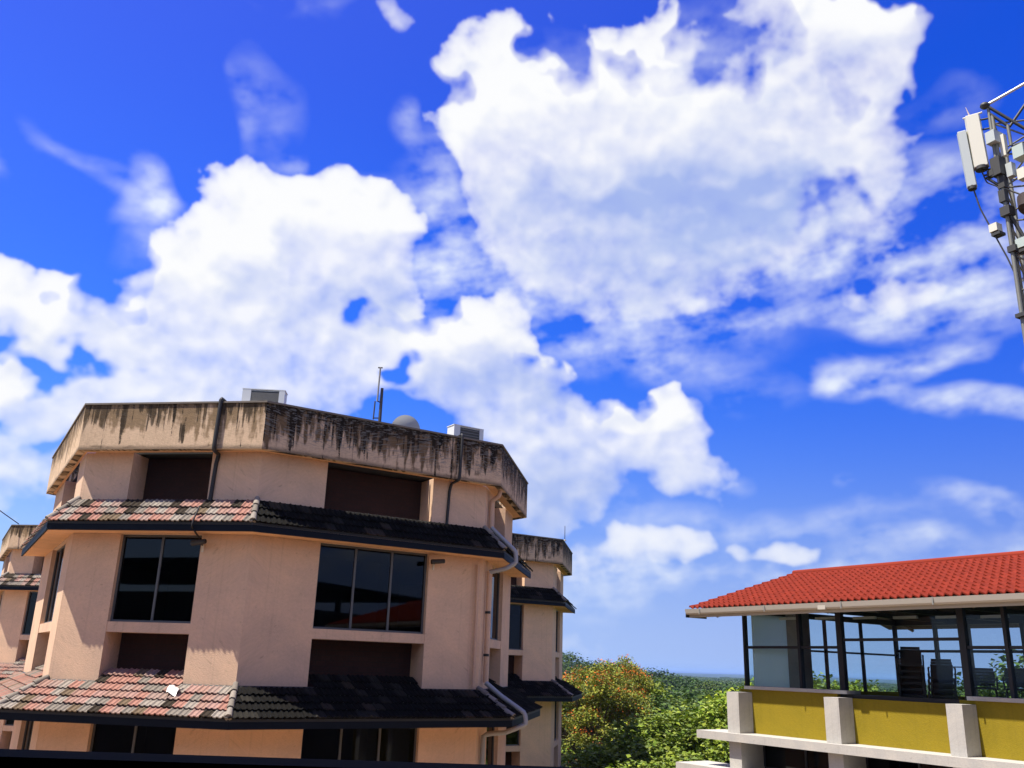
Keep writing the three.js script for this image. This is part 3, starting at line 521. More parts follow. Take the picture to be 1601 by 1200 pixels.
{
  const Y = (h) => h + EYE, b = (name, x0, x1, h0, h1, z0, z1, m, under) => mesh(name, boxGeo(x0, x1, Y(h0), Y(h1), z0, z1), m, under || hall);
  const T0 = -16.5, T1 = 0, DEEP = -6.4;
  b('ground_wall', T0, T1, -EYE, -4.9, DEEP, -0.35, yellowMat);
  // lower storey: recessed dark windows between the columns
  b('floor_slab', T0 - 1.5, T1, -5.1, -4.9, DEEP, 0.6, whiteMat);
  b('back_wall', T0, T1, -4.9, -1.56, -2.6, -2.4, ceilMat);
  b('floor_slab', T0, T1, -1.56, -1.2, DEEP, -0.35, roomMat);
  b('end_wall', T0, T0 + 0.2, -4.9, -1.56, -2.4, -0.35, yellowMat);
  b('ledge', T0 - 0.92, T1, -1.53, -1.35, -0.35, 0.62, whiteMat);
  b('ledge', T0 - 1.55, T1, -2.32, -2.14, -0.35, 0.75, whiteMat);
  b('wall', T0, T1, -4.9, -2.32, -0.6, -0.35, yellowMat);
  for (const [a, c] of [[-16.1, -13.65], [-13.25, -10.8], [-10.5, -8], [-7.6, -5], [-4.7, -2.2]]) {
    const w = b('window', a, c, -2.14, -2.08, -0.33, -0.27, steel);
    b('window_head', a, c, -1.6, -1.54, -0.33, -0.27, steel, w);
    for (let i = 0; i <= 2; i++) { const x = mix(a, c, i / 2); b('mullion', x - 0.025, x + 0.025, -2.08, -1.6, -0.325, -0.275, steel, w); }
    for (let i = 0; i < 2; i++) { const x0 = mix(a, c, i / 2) + 0.025, x1 = mix(a, c, (i + 1) / 2) - 0.025; mesh('pane', new Soup().quad([x0, Y(-2.08), -0.3], [x1, Y(-2.08), -0.3], [x1, Y(-1.6), -0.3], [x0, Y(-1.6), -0.3]).geo(), darkGlass, w); }
  }
  // yellow parapet between white columns, two of the bays with a white cap
  const colX = [[-16.52, -16.14], [-13.66, -13.28], [-10.83, -10.5], [-8.0, -7.66], [-5.1, -4.76], [-2.3, -1.96]];
  colX.forEach(([a, c], i) => {
    b('column', a, c, -1.348, -0.43, 0.0, 0.46, whiteMat);
    b('column', a, c, -2.138, -1.532, -0.34, 0.44, whiteMat);
    b('column', a, c, -EYE, -2.322, -0.34, 0.44, whiteMat);
    const e = i + 1 < colX.length ? colX[i + 1][0] : T1, cap = i % 2 === 0 ? 1 : 0;
    b('parapet', a - 0.0, e - 0.003, -1.348, cap ? -0.36 : -0.44, -0.36, -0.003, yellowMat);
    if (cap) b('parapet_cap', a + 0.2, e + 0.3, -0.358, -0.285, -0.4, 0.07, whiteMat);
  });
  // glazing: posts, rails and panes on the near side, the far side and the far end
  const HEAD = 1.42, SILL = -0.28;
  const near = [[-16.46, 0.06], [-14.76, 0.07], [-13.62, 0.14], [-10.72, 0.14], [-9.85, 0.07], [-8.7, 0.1], [-6.5, 0.1], [-4, 0.1], [-1.5, 0.1], [0, 0.1]];
  near.forEach(([x, w]) => b('post', x - w / 2, x + w / 2, -0.44, HEAD, -0.26, -0.14, steel));
  b('head_rail', T0, T1, HEAD, HEAD + 0.14, -0.28, -0.12, steel);
  b('sill_rail', T0, T1, -0.44, -0.36, -0.34, -0.1, steel);
  const railH = [0.62, 0.62, 0.78, 0.62, 0.62, 0.62, 0.62, 0.62, 0.62];
  for (let i = 0; i + 1 < near.length; i++) {
    const x0 = near[i][0] + near[i][1] / 2, x1 = near[i + 1][0] - near[i + 1][1] / 2, r = railH[i];
    b('rail', x0, x1, r - 0.03, r + 0.03, -0.23, -0.17, steel);
    for (const [h0, h1] of [[-0.36, r - 0.03], [r + 0.03, HEAD]]) mesh('pane', new Soup().quad([x0, Y(h0), -0.2], [x1, Y(h0), -0.2], [x1, Y(h1), -0.2], [x0, Y(h1), -0.2]).geo(), clearGlass, hall);
  }
  const far = []; for (let x = T0, i = 0; x <= T1 + 0.01; x += [1.25, 0.95, 1.45, 1.1][i++ % 4]) far.push(x);
  far.forEach((x, i) => b('post', x - 0.045, x + 0.045, -1.2, HEAD, DEEP + 0.1, DEEP + 0.2, steel));
  for (let i = 0; i + 1 < far.length; i++) {
    const x0 = far[i] + 0.045, x1 = far[i + 1] - 0.045;
    b('rail', x0, x1, 0.7, 0.77, DEEP + 0.12, DEEP + 0.18, steel);
    if (i % 3 === 1) b('rail', x0, x1, 0.32, 0.35, DEEP + 0.12, DEEP + 0.18, steel);
    for (const [h0, h1] of [[-0.4, 0.7], [0.77, HEAD]]) mesh('pane', new Soup().quad([x0, Y(h0), DEEP + 0.15], [x1, Y(h0), DEEP + 0.15], [x1, Y(h1), DEEP + 0.15], [x0, Y(h1), DEEP + 0.15]).geo(), clearGlass, hall);
  }
  b('far_parapet', T0, T1, -1.2, -0.4, DEEP, DEEP + 0.08, yellowMat);
  b('head_rail', T0, T1, HEAD, HEAD + 0.2, DEEP + 0.08, DEEP + 0.22, steel);
  // far end: frosted bay, grey pillar, then clear panes
  b('end_parapet', T0 - 0.02, T0 + 0.06, -1.2, -0.36, DEEP + 0.1, -0.36, yellowMat);
  b('head_rail', T0 - 0.02, T0 + 0.1, HEAD, HEAD + 0.14, DEEP + 0.22, -0.29, steel);
  const ends = [-0.3, -1.7, -3.2, -4.7, -6.2];
  for (let i = 0; i + 1 < ends.length; i++) {
    const z0 = ends[i], z1 = ends[i + 1];
    b('post', T0 - 0.01, T0 + 0.07, -0.36, HEAD, z1 - 0.03, z1 + 0.03, steel);
    b('rail', T0, T0 + 0.05, 0.59, 0.64, z1 + 0.03, z0 - 0.03, steel);
    mesh('pane', new Soup().quad([T0 + 0.025, Y(-0.36), z0 - 0.03], [T0 + 0.025, Y(-0.36), z1 + 0.03], [T0 + 0.025, Y(HEAD), z1 + 0.03], [T0 + 0.025, Y(HEAD), z0 - 0.03]).geo(), clearGlass, hall);
  }
  b('pillar', T0 + 0.35, T0 + 0.75, -1.2, HEAD + 0.3, -1.75, -1.35, concrete);
  b('curtain', T0 + 0.12, T0 + 0.16, -0.36, HEAD, -1.6, -0.35, new THREE.MeshPhysicalMaterial({ color: lin(0.85, 0.95, 0.93), roughness: 1, transmission: 0.9, thickness: 0 }));
  b('floor', T0, T1, -1.2, -1.16, DEEP + 0.1, -0.36, plain(0.05, 0.045, 0.04, 0.6));
  b('gable_wall', T1 + 0.02, T1 + 0.2, -1.2, HEAD + 0.2, DEEP, -0.1, ceilMat);
  // roof: tile-profiled red sheets on both slopes, dark boarded ceiling, rafters, gutter
  const G0 = { o: 0.82, h: 1.46 }, RG = { o: -3.2, h: 2.62 }, G1 = { o: -7.2, h: 1.46 }, RT0 = -17.35, SH = 1.02, SL = Math.hypot(G0.o - RG.o, RG.h - G0.h), steps = 12, waves = 6, nu = waves * 6;
  const sh = new Soup();
  for (let i = 0; i < steps; i++) for (let j = 0; j < nu; j++) {
    const pr = (u) => { const f = (u * waves) % 1; return 0.03 * Math.sin(f * TAU) + 0.012 * Math.sin(f * 2 * TAU); };
    const u0 = j / nu, u1 = (j + 1) / nu, z0 = SL * i / steps, z1 = SL * (i + 1) / steps, up = 0.034;
    const Q = (u, z, e) => [u * SH, pr(u) + e, z];
    sh.quad(Q(u0, z0, 0), Q(u0, z1, up), Q(u1, z1, up), Q(u1, z0, 0), [u0 * SH, z0], [u0 * SH, z1], [u1 * SH, z1], [u1 * SH, z0]);
    sh.quad(Q(u0, z1, up), Q(u0, z1 + 0.004, 0), Q(u1, z1 + 0.004, 0), Q(u1, z1, up), [u0 * SH, z1], [u0 * SH, z1], [u1 * SH, z1], [u1 * SH, z1]);
  }
  const sheetGeo = sh.geo(), pitch = Math.atan2(RG.h - G0.h, G0.o - RG.o);
  for (let i = 0; i < 18; i++) {
    const x = RT0 + i * SH;
    const m = mesh('roof_sheet', sheetGeo, redMat, hall); m.position.set(x, Y(RG.h) + 0.07, RG.o); m.rotation.x = pitch;
    const f = mesh('roof_sheet', sheetGeo, redMat, hall); f.position.set(x + SH, Y(RG.h) + 0.07, RG.o); f.rotation.set(pitch, Math.PI, 0, 'YXZ');
  }
  const RT1 = RT0 + 18 * SH;
  mesh('ridge_cap', bar([RT0 - 0.02, Y(RG.h) + 0.09, RG.o], [RT1, Y(RG.h) + 0.09, RG.o], 0.09, 10), redMat, hall);
  const slope = (name, a, c, top, m) => { const s = new Soup(), q = (x, p, d) => [x, Y(p.h) - d, p.o]; s.quad(q(RT0, a, top), q(RT1, a, top), q(RT1, c, top), q(RT0, c, top)); s.quad(q(RT0, a, top + 0.06), q(RT0, c, top + 0.06), q(RT1, c, top + 0.06), q(RT1, a, top + 0.06)); s.quad(q(RT0, a, top), q(RT0, c, top), q(RT0, c, top + 0.06), q(RT0, a, top + 0.06)); s.quad(q(RT0, a, top), q(RT0, a, top + 0.06), q(RT1, a, top + 0.06), q(RT1, a, top)); mesh(name, s.geo(), m, hall); };
  slope('ceiling', G0, RG, 0.03, ceilMat); slope('ceiling', G1, RG, 0.03, ceilMat);
  for (let x = T0; x <= T1; x += 1.65) {
    mesh('rafter', bar([x, Y(G0.h) - 0.13, G0.o - 0.1], [x, Y(RG.h) - 0.13, RG.o], 0.05, 4), steel, hall);
    mesh('rafter', bar([x, Y(G1.h) - 0.13, G1.o + 0.1], [x, Y(RG.h) - 0.13, RG.o], 0.05, 4), steel, hall);
    b('tie_beam', x - 0.04, x + 0.04, 1.46, 1.56, DEEP, -0.1, steel);
  }
  // gutter with a sloping front, straps
  const gs = new Soup(), gq = [[0, 0.13], [0, 0], [0.1, 0], [0.125, 0.03], [0.15, 0.13], [0.138, 0.13], [0.115, 0.035], [0.095, 0.012], [0.012, 0.012], [0.012, 0.13]];
  for (let i = 0; i < gq.length; i++) { const [a, c] = gq[i], [d, e] = gq[(i + 1) % gq.length], Yg = Y(1.37), Z = G0.o + 0.003; gs.quad([RT0, Yg + c, Z + a], [RT0, Yg + e, Z + d], [RT1, Yg + e, Z + d], [RT1, Yg + c, Z + a]); }
  mesh('gutter', gs.geo(), gutterMat, hall);
  b('fascia_board', RT0, RT1, 1.3, 1.42, G0.o - 0.04, G0.o - 0.005, gutterMat);
  for (let x = RT0 + 0.5; x < RT1; x += 2.1) b('gutter_strap', x, x + 0.03, 1.36, 1.505, G0.o + 0.151, G0.o + 0.158, acBar);
  b('gutter_joint', -13.25, -13.05, 1.36, 1.46, G0.o + 0.01, G0.o + 0.14, gutterMat);
  b('verge_board', RT0 - 0.03, RT0 - 0.005, 1.3, 1.42, G0.o - 0.6, G0.o + 0.1, steel);
  // unlit strip lights under the ceiling
  for (let i = 0; i < 6; i++) b('strip_light', T0 + 0.5 + i * 0.9, T0 + 1.1 + i * 0.9, 1.3, 1.36, -1.0 - i * 0.25, -0.93 - i * 0.25, plain(0.7, 0.7, 0.68, 0.4));
}
// dark stacking chairs inside the hall
const chairMat = plain(0.012, 0.012, 0.013, 0.55);
function chair(label, t, h, o, turn, group) {
  const p = hp(t, h, o), c = thing('stacking_chair', label, 'chair', [p.x, p.y, p.z], group); c.rotation.y = HALL_TURN + turn;
  if (!chair.g) {
    const back = new Soup(); for (let i = 0; i < 6; i++) { const y0 = 0.48 + 0.06 * i + 0.004, x = 0.23 - 0.012 * Math.abs(i - 2.5); back.box(-x, x, y0, y0 + 0.058, -0.25 - i * 0.014, -0.225 - i * 0.014); }
    chair.g = { seat: merge([boxGeo(-0.23, 0.23, 0.42, 0.45, -0.22, 0.23), boxGeo(-0.21, 0.21, 0.45, 0.465, -0.2, 0.21)]), back: back.geo(), leg: [[-1, -1], [1, -1], [1, 1], [-1, 1]].map(([x, z]) => bar([x * 0.25, 0, z * 0.25], [x * 0.21, 0.42, z * 0.19], 0.018, 6)), arm: [-1, 1].map((x) => merge([bar([x * 0.25, 0.42, 0.2], [x * 0.26, 0.64, 0.16], 0.018, 5), bar([x * 0.26, 0.64, 0.18], [x * 0.25, 0.66, -0.26], 0.02, 5)])) };
  }
  mesh('seat', chair.g.seat, chairMat, c); mesh('backrest', chair.g.back, chairMat, c); for (const l of chair.g.leg) mesh('leg', l, chairMat, c); for (const a of chair.g.arm) mesh('armrest', a, chairMat, c);
  return c;
}
const ORD = ['at the top', 'second from the top', 'third from the top', 'fourth from the top', 'fifth from the top', 'sixth from the top', 'seventh from the top', 'eighth from the top', 'at the bottom'];
const nth = (k, n) => ORD[k === n - 1 ? 8 : k];
for (let i = 0; i < 9; i++) chair(`dark stacking chair ${nth(8 - i, 9)} of the taller stack behind the hall glass`, -12.72 + 0.004 * i, -1.16 + i * 0.125, -1.3, 0.57, 'chairs in the taller stack');
for (let i = 0; i < 7; i++) chair(`dark stacking chair ${nth(6 - i, 7)} of the lower stack behind the hall glass`, -12.14 + 0.012 * i, -1.16 + i * 0.125, -1.45, 0.57, 'chairs in the lower stack');
for (let i = 0; i < 4; i++) chair(`dark high-standing chair on the counter behind the glass, ${['nearest the stacks', 'second from the stacks', 'third from the stacks', 'farthest from the stacks'][i]}`, -11.2 + i * 0.72, -0.58, -1.5, 0.5 + Math.PI * (i % 2), 'chairs put up on the counter');
{
  const p = hp(-10.2, -1.16, -1.5), t = thing('long_counter', 'long dark counter behind the hall glass, right of the chair stacks', 'counter', [p.x, p.y, p.z]); t.rotation.y = HALL_TURN;
  mesh('top', boxGeo(-1.5, 1.5, 0.53, 0.58, -0.35, 0.35), chairMat, t); mesh('front_panel', boxGeo(-1.4, 1.4, 0.05, 0.53, 0.2, 0.24), chairMat, t);
  for (const x of [-1.4, 1.36]) for (const z of [-0.3, 0.26]) mesh('leg', boxGeo(x, x + 0.04, 0, 0.53, z - 0.02, z + 0.02), chairMat, t);
}

// ---------------------------------------------------------------- radio mast
{
  const K = 29 / 24, L1 = [12.49 * K, -20.49 * K], m = thing('radio_mast', 'lattice radio mast with panel antennas at the right edge', 'mast', [16.0, 0, -24.9]);
  const galv = plain(0.20, 0.20, 0.17, 0.55, 0.4), darkSteel = plain(0.03, 0.03, 0.028, 0.6), cream = plain(0.62, 0.60, 0.50, 0.55), pale = plain(0.42, 0.46, 0.45, 0.5);
  const q = (x, h, z) => [x * K, h * K + EYE, z * K], pm = (n, g, mat, u) => part(m, n, g, mat, u);
  const legs = [L1, [L1[0] + 1.75, L1[1] + 0.5], [L1[0] + 1.1, L1[1] - 1.35]], TOP = 14.3 * K + EYE, H0 = 8 * K + EYE;
  legs.forEach(([x, z]) => pm('leg', bar([x, 0, z], [x, TOP, z], 0.085, 8, 0.06), galv));
  for (let y = TOP - 0.3, i = 0; y > 1; y -= 1.15, i++) for (let k = 0; k < 3; k++) {
    const a = legs[k], b = legs[(k + 1) % 3];
    pm('brace', bar([a[0], y, a[1]], [b[0], y - (i % 2 ? 0 : 1.15), b[1]], 0.03, 5), galv);
    pm('brace', bar([b[0], y, b[1]], [a[0], y - (i % 2 ? 1.15 : 0), a[1]], 0.03, 5), galv);
  }
  // head frame
  pm('arm', bar(q(12.4, 14.65, -20.55), q(13.9, 15.3, -19.6), 0.05, 6), plain(0.62, 0.64, 0.66, 0.4, 0.3));
  pm('arm', bar(q(12.42, 14.58, -20.5), q(13.6, 13.05, -19.9), 0.055, 6), darkSteel);
  pm('arm', bar(q(12.45, 14.35, -20.5), q(12.79, 13.85, -20.31), 0.05, 6), darkSteel);
  pm('arm', bar(q(12.79, 13.85, -20.31), q(13.5, 14.9, -20.0), 0.045, 6), darkSteel);
  pm('arm', bar(q(12.75, 13.9, -20.31), q(12.76, 13.3, -20.31), 0.05, 6), galv);
  pm('arm', pipe([q(12.66, 13.1, -20.38), q(12.85, 13.3, -20.3), q(13.3, 13.35, -20.1)], 0.05, 6, 16), darkSteel);
  pm('clamp', new THREE.SphereGeometry(0.13, 10, 8).scale(1.2, 0.9, 1.1).translate(...q(12.37, 14.64, -20.55)), darkSteel);
  const sp = pm('support_pipe', bar(q(12.43, 14.7, -20.52), q(12.43, 12.3, -20.52), 0.05, 8), galv);
  for (const h of [14.25, 13.95, 12.75, 12.6]) pm('clamp', bar(q(12.46, h, -20.52), q(12.16, h + 0.02, -20.7), 0.035, 6), darkSteel);
  pm('arm', bar(q(12.2, 12.55, -20.68), q(12.5, 12.15, -20.5), 0.045, 6), darkSteel);
  // panel antennas: rounded long boxes, slightly tilted
  const pan = (top, bot, w, d, mat) => {
    const s = new THREE.Shape(), r = 0.06; s.moveTo(-w / 2 + r, -d / 2); s.lineTo(w / 2 - r, -d / 2); s.quadraticCurveTo(w / 2, -d / 2, w / 2, -d / 2 + r); s.lineTo(w / 2 * 0.8, d / 2); s.lineTo(-w / 2 * 0.8, d / 2); s.lineTo(-w / 2, -d / 2 + r); s.quadraticCurveTo(-w / 2, -d / 2, -w / 2 + r, -d / 2);
    const A = new THREE.Vector3(...bot), B = new THREE.Vector3(...top), g = new THREE.ExtrudeGeometry(s, { depth: A.distanceTo(B), bevelEnabled: true, bevelSize: 0.02, bevelThickness: 0.02, bevelSegments: 2 });
    g.rotateX(-Math.PI / 2); g.rotateY(2.6); g.applyQuaternion(new THREE.Quaternion().setFromUnitVectors(new THREE.Vector3(0, 1, 0), B.clone().sub(A).normalize())); g.translate(...bot);
    return pm('panel_antenna', g, mat);
  };
  const pA = pan(q(12.08, 14.4, -20.72), q(12.13, 12.86, -20.7), 0.42, 0.24, cream), pB = pan(q(11.83, 13.99, -20.87), q(11.9, 12.36, -20.85), 0.26, 0.2, pale);
  pm('end_cap', bar(q(12.13, 12.78, -20.7), q(12.13, 12.87, -20.7), 0.19, 10), darkSteel, pA); pm('end_cap', bar(q(11.9, 12.28, -20.85), q(11.9, 12.37, -20.85), 0.13, 10), darkSteel, pB);
  pm('spike', bar(q(12.05, 14.42, -20.76), q(11.99, 14.75, -20.8), 0.03, 6, 0.008), plain(0.5, 0.4, 0.38, 0.5)); pm('bracket', bar(q(11.9, 14.42, -20.85), q(12.3, 14.47, -20.6), 0.035, 6), cream);
  // radio units
  const box = (name, c, w, h, d, mat) => { const g = new THREE.BoxGeometry(w, h, d); g.rotateY(0.5); g.translate(...q(...c)); return pm(name, g, mat); };
  box('radio_unit', [12.47, 13.6, -20.5], 0.5, 0.4, 0.3, pale); box('radio_unit', [12.63, 13.35, -20.42], 0.16, 0.75, 0.16, cream);
  box('junction_box', [12.46, 12.75, -20.5], 0.36, 0.62, 0.3, darkSteel); box('junction_box', [12.32, 12.62, -20.6], 0.2, 0.2, 0.2, darkSteel); box('junction_box', [12.52, 12.3, -20.5], 0.24, 0.4, 0.2, darkSteel);
  box('radio_unit', [12.93, 13.02, -20.2], 0.4, 0.42, 0.34, plain(0.40, 0.47, 0.43, 0.5)); box('radio_unit', [12.7, 12.6, -20.38], 0.22, 0.46, 0.2, pale); box('radio_unit', [12.92, 12.42, -20.25], 0.26, 0.36, 0.24, cream);
  box('radio_unit', [12.24, 11.06, -20.65], 0.28, 0.26, 0.26, cream); box('unit_base', [12.28, 10.88, -20.63], 0.3, 0.09, 0.28, darkSteel);
  box('radio_unit', [12.72, 10.5, -20.36], 0.34, 0.3, 0.3, plain(0.40, 0.47, 0.43, 0.5)); box('unit_base', [12.74, 10.3, -20.36], 0.34, 0.09, 0.3, darkSteel);
  const dg = new THREE.CylinderGeometry(0.45, 0.3, 0.35, 20); dg.rotateZ(-0.5); dg.translate(...q(12.95, 11.5, -20.2)); pm('drum_antenna', dg, plain(0.05, 0.035, 0.03, 0.7));
  box('clamp', [12.5, 11.45, -20.47], 0.3, 0.3, 0.3, darkSteel); box('clamp', [12.52, 10.4, -20.47], 0.26, 0.2, 0.26, darkSteel); box('clamp', [12.5, 8.6, -20.47], 0.3, 0.12, 0.3, darkSteel); box('clamp', [12.48, 11.9, -20.5], 0.22, 0.4, 0.2, darkSteel);
  pm('brace', bar(q(12.5, 11.5, -20.47), q(12.75, 10.7, -20.36), 0.06, 6), darkSteel);
  pm('cable', pipe([q(11.92, 12.3, -20.84), q(12.0, 11.7, -20.79), q(12.2, 10.9, -20.67), q(12.38, 10.2, -20.56), q(12.5, 9.6, -20.48)], 0.025, 5, 40), darkSteel);
  pm('cable', pipe([q(12.12, 12.75, -20.7), q(12.2, 12.4, -20.67), q(12.4, 12.2, -20.55), q(12.47, 11.6, -20.5)], 0.022, 5, 30), darkSteel);
  for (let i = 0; i < 4; i++) pm('feeder_cable', pipe([q(12.46 + 0.03 * i, 12.5, -20.48), q(12.49 + 0.03 * i, 11.2, -20.46), q(12.5 + 0.03 * i, 9, -20.46), q(12.5 + 0.03 * i, 0, -20.46)], 0.018, 5, 12), darkSteel);
}

// ---------------------------------------------------------------- the building the photograph is taken from: dark parapet in front, roof overhead, wall behind
{
  const t = thing('viewing_terrace', 'black terrace parapet along the bottom edge', 'parapet', [0, 0, 3]);
  const paint = new THREE.MeshPhysicalMaterial({ color: lin(0.004, 0.004, 0.0045), roughness: 1, specularIntensity: 0.15 }), wall = plain(0.10, 0.09, 0.08, 0.9), b = (n, x0, x1, h0, h1, z0, z1, m) => part(t, n, boxGeo(x0, x1, h0 + EYE, h1 + EYE, z0, z1), m);
  b('parapet', -34, 36, -1.3, -0.195, -2.0, -1.86, paint);
  b('floor', -34, 36, -1.5, -1.3, -2.0, 3.4, wall);
  b('wall', -34, 36, -EYE, -1.5, -1.9, -1.6, wall);
  b('wall', -34, 36, -1.3, 3.1, 3.4, 3.7, wall);
  b('roof', -34, 36, 4.0, 4.25, -1.25, 10, paint);
  b('wall', -34, 36, -EYE, 3.1, 9.7, 10, wall);
  for (let x = -30; x <= 32; x += 6.2) b('post', x - 0.15, x + 0.15, 3.1, 4.0, 3.4, 3.7, paint);
}

// ---------------------------------------------------------------- ground and hills
const gauss = (x, z, cx, cz, s) => Math.exp(-((x - cx) ** 2 + (z - cz) ** 2) / (s * s));
function groundHeight(x, z) {                                     // metres, yard at 0
  const r = Math.hypot(x, z);
  let h = -3.2 * sstep(50, 160, r) - 6 * sstep(250, 1100, r) - 8 * sstep(1500, 4000, r);
  h += 14 * gauss(x, z, -14, -340, 62) + 10 * gauss(x, z, -120, -360, 90);
  h += (noise3(x * 0.004, 1.5, z * 0.004) * 5) * sstep(120, 500, r);
  h += sstep(4200, 8800, r) * (16 + 5 * noise3(x * 0.0006, 4, z * 0.0006));
  return h;
}
const forestFloor = new THREE.MeshStandardMaterial({ map: at(tex(512, 512, (u, v) => { const n = loop(u, v, 18, 5, 2), m = loop(u, v, 60, 4, 6), k = 1 + n * 0.9 + m * 0.9; return [0.036 * k, 0.058 * k, 0.018 * k]; }, true), 0.016), roughness: 1, bumpMap: at(tex(256, 256, (u, v) => { const n = 0.5 + loop(u, v, 40, 3, 3); return [n, n, n]; }), 0.02), bumpScale: 6 });
{
  const s = new Soup(), radii = [0]; for (let r = 14; r < 9800; r *= 1.11) radii.push(r); radii.push(9800);
  const NA = 180, v = (r, k) => { const a = k / NA * TAU, x = Math.sin(a) * r, z = -Math.cos(a) * r; return [x, groundHeight(x, z), z]; };
  const pos = [], uv = [], idx = [];
  radii.forEach((r) => { for (let k = 0; k < NA; k++) { const p = v(r, k); pos.push(...p); uv.push(p[0], p[2]); } });
  for (let i = 0; i + 1 < radii.length; i++) for (let k = 0; k < NA; k++) { const a = i * NA + k, b = i * NA + (k + 1) % NA, c = a + NA, d = b + NA; idx.push(a, b, d, a, d, c); }
  const g = new THREE.BufferGeometry(); g.setAttribute('position', new THREE.Float32BufferAttribute(pos, 3)); g.setAttribute('uv', new THREE.Float32BufferAttribute(uv, 2)); g.setIndex(idx); g.computeVertexNormals();
  structure('ground', g, forestFloor);
}

// paved yard between the buildings
{
  const paving = new THREE.MeshStandardMaterial({ map: at(plaster([0.42, 0.30, 0.2], 27, 1.4), 0.11), roughness: 0.95, bumpMap: at(grainBump, 0.8), bumpScale: 0.01 });
  const g = new THREE.CircleGeometry(46, 72); g.rotateX(-Math.PI / 2); g.translate(0, 0.03, 0); const u = g.attributes.uv, q = g.attributes.position; for (let i = 0; i < u.count; i++) u.setXY(i, q.getX(i), q.getZ(i));
  structure('yard_paving', g, paving);
}

// ---------------------------------------------------------------- trees
const leafMat = (c) => new THREE.MeshPhysicalMaterial({ color: lin(...c), vertexColors: true, roughness: 0.75, transmission: 0.28, thickness: 0, ior: 1.3, specularIntensity: 0.4 });
const bark = new THREE.MeshStandardMaterial({ map: at(plaster([0.12, 0.09, 0.065], 8, 2), 1.2), roughness: 1, bumpMap: at(grainBump, 2.5), bumpScale: 0.02 });
function leafGeo(clumps, perClump, size, seed, tint, flat = 0.5) { // folded leaves strewn through flattened clumps
  const r = rng(seed), pos = [], col = [], nrm = [], idx = [];
  const gs = () => (r() + r() + r()) / 1.5 - 1;
  for (const [cx, cy, cz, cr] of clumps) {
    const ct = 0.8 + 0.4 * r();
    const N = Math.round(perClump * cr * cr);
    for (let i = 0; i < N; i++) {
      let x, y, z; do { x = r() * 2 - 1; y = r() * 2 - 1; z = r() * 2 - 1; } while (x * x + y * y + z * z > 1);
      const k = 0.75 + 0.5 * r(); x *= cr * k; z *= cr * k; y *= cr * flat * k; y += -0.12 * (x * x + z * z) / cr;
      const up = new THREE.Vector3(gs() * 0.9, 0.75 + gs() * 0.5, gs() * 0.9).normalize(), a = r() * TAU, along = new THREE.Vector3(Math.cos(a), gs() * 0.5, Math.sin(a)).cross(up).normalize(), side = along.clone().cross(up).normalize();
      const L = size * (0.7 + 0.7 * r()), Wd = L * 0.42, q = new THREE.Vector3(cx + x, cy + y, cz + z), n0 = pos.length / 3;
      const tip = q.clone().addScaledVector(along, L).addScaledVector(up, -L * 0.15), l = q.clone().addScaledVector(along, L * 0.45).addScaledVector(side, Wd).addScaledVector(up, L * 0.08), rr = q.clone().addScaledVector(along, L * 0.45).addScaledVector(side, -Wd).addScaledVector(up, L * 0.08);
      for (const p of [q, l, tip, rr]) { pos.push(p.x, p.y, p.z); nrm.push(up.x, up.y, up.z); }
      const c = tint(r, ct); for (let m = 0; m < 4; m++) col.push(...c);
      idx.push(n0, n0 + 1, n0 + 2, n0, n0 + 2, n0 + 3);
    }
  }
  const g = new THREE.BufferGeometry(); g.setAttribute('position', new THREE.Float32BufferAttribute(pos, 3)); g.setAttribute('normal', new THREE.Float32BufferAttribute(nrm, 3)); g.setAttribute('color', new THREE.Float32BufferAttribute(col, 3)); g.setIndex(idx);
  return g;
}
function crownClumps(seed, R, top, depth, n, cr) {                  // clump centres through a domed crown
  const r = rng(seed), out = [];
  for (let i = 0; i < n; i++) { const a = r() * TAU, q = Math.sqrt(r()), x = Math.cos(a) * q * R, z = Math.sin(a) * q * R, dome = top - depth * 0.55 * q * q; out.push([x, dome - r() * r() * depth * (1 - 0.35 * q) - cr * 0.3, z, cr * (0.65 + 0.7 * r())]); }
  return out;
}
function trunkGeo(seed, H, clumps, r0) {
  const r = rng(seed), g = [], fork = H * 0.42, bend = (r() - 0.5) * 0.8;
  g.push(bar([0, -0.3, 0], [bend * 0.5, fork, bend * 0.3], r0, 9, r0 * 0.7));
  clumps.filter((_, i) => i % 3 === 0).forEach(([x, y, z]) => { const m = [mix(bend * 0.5, x, 0.45), mix(fork, y, 0.6), mix(bend * 0.3, z, 0.45)]; g.push(bar([bend * 0.5, fork - 0.1, bend * 0.3], m, r0 * 0.45, 6, r0 * 0.25)); g.push(bar(m, [x, y, z], r0 * 0.25, 5, 0.02)); });
  return merge(g);
}
const greenTint = (a, b) => (r, ct) => { const k = ct * (0.65 + 0.7 * r()), t = r(); return [mix(a[0], b[0], t) * k, mix(a[1], b[1], t) * k, mix(a[2], b[2], t) * k]; };
const kinds = {};
function kind(name, o) {
  const clumps = crownClumps(o.seed, o.R, o.H, o.depth, o.n, o.cr);
  kinds[name] = { crown: leafGeo(clumps, o.per, o.leaf, o.seed + 1, o.tint, o.flat), trunk: trunkGeo(o.seed + 2, o.H, clumps, o.r0), o, bloom: o.bloom ? leafGeo(clumps.filter((_, i) => i % 3 !== 1).map(([x, y, z, q]) => [x, y + q * 0.35, z, q * 0.9]), o.bloom, 0.13, o.seed + 3, greenTint([0.62, 0.10, 0.015], [0.55, 0.2, 0.03]), 0.35) : null };
}
const leafGreen = leafMat([1, 1, 1]);
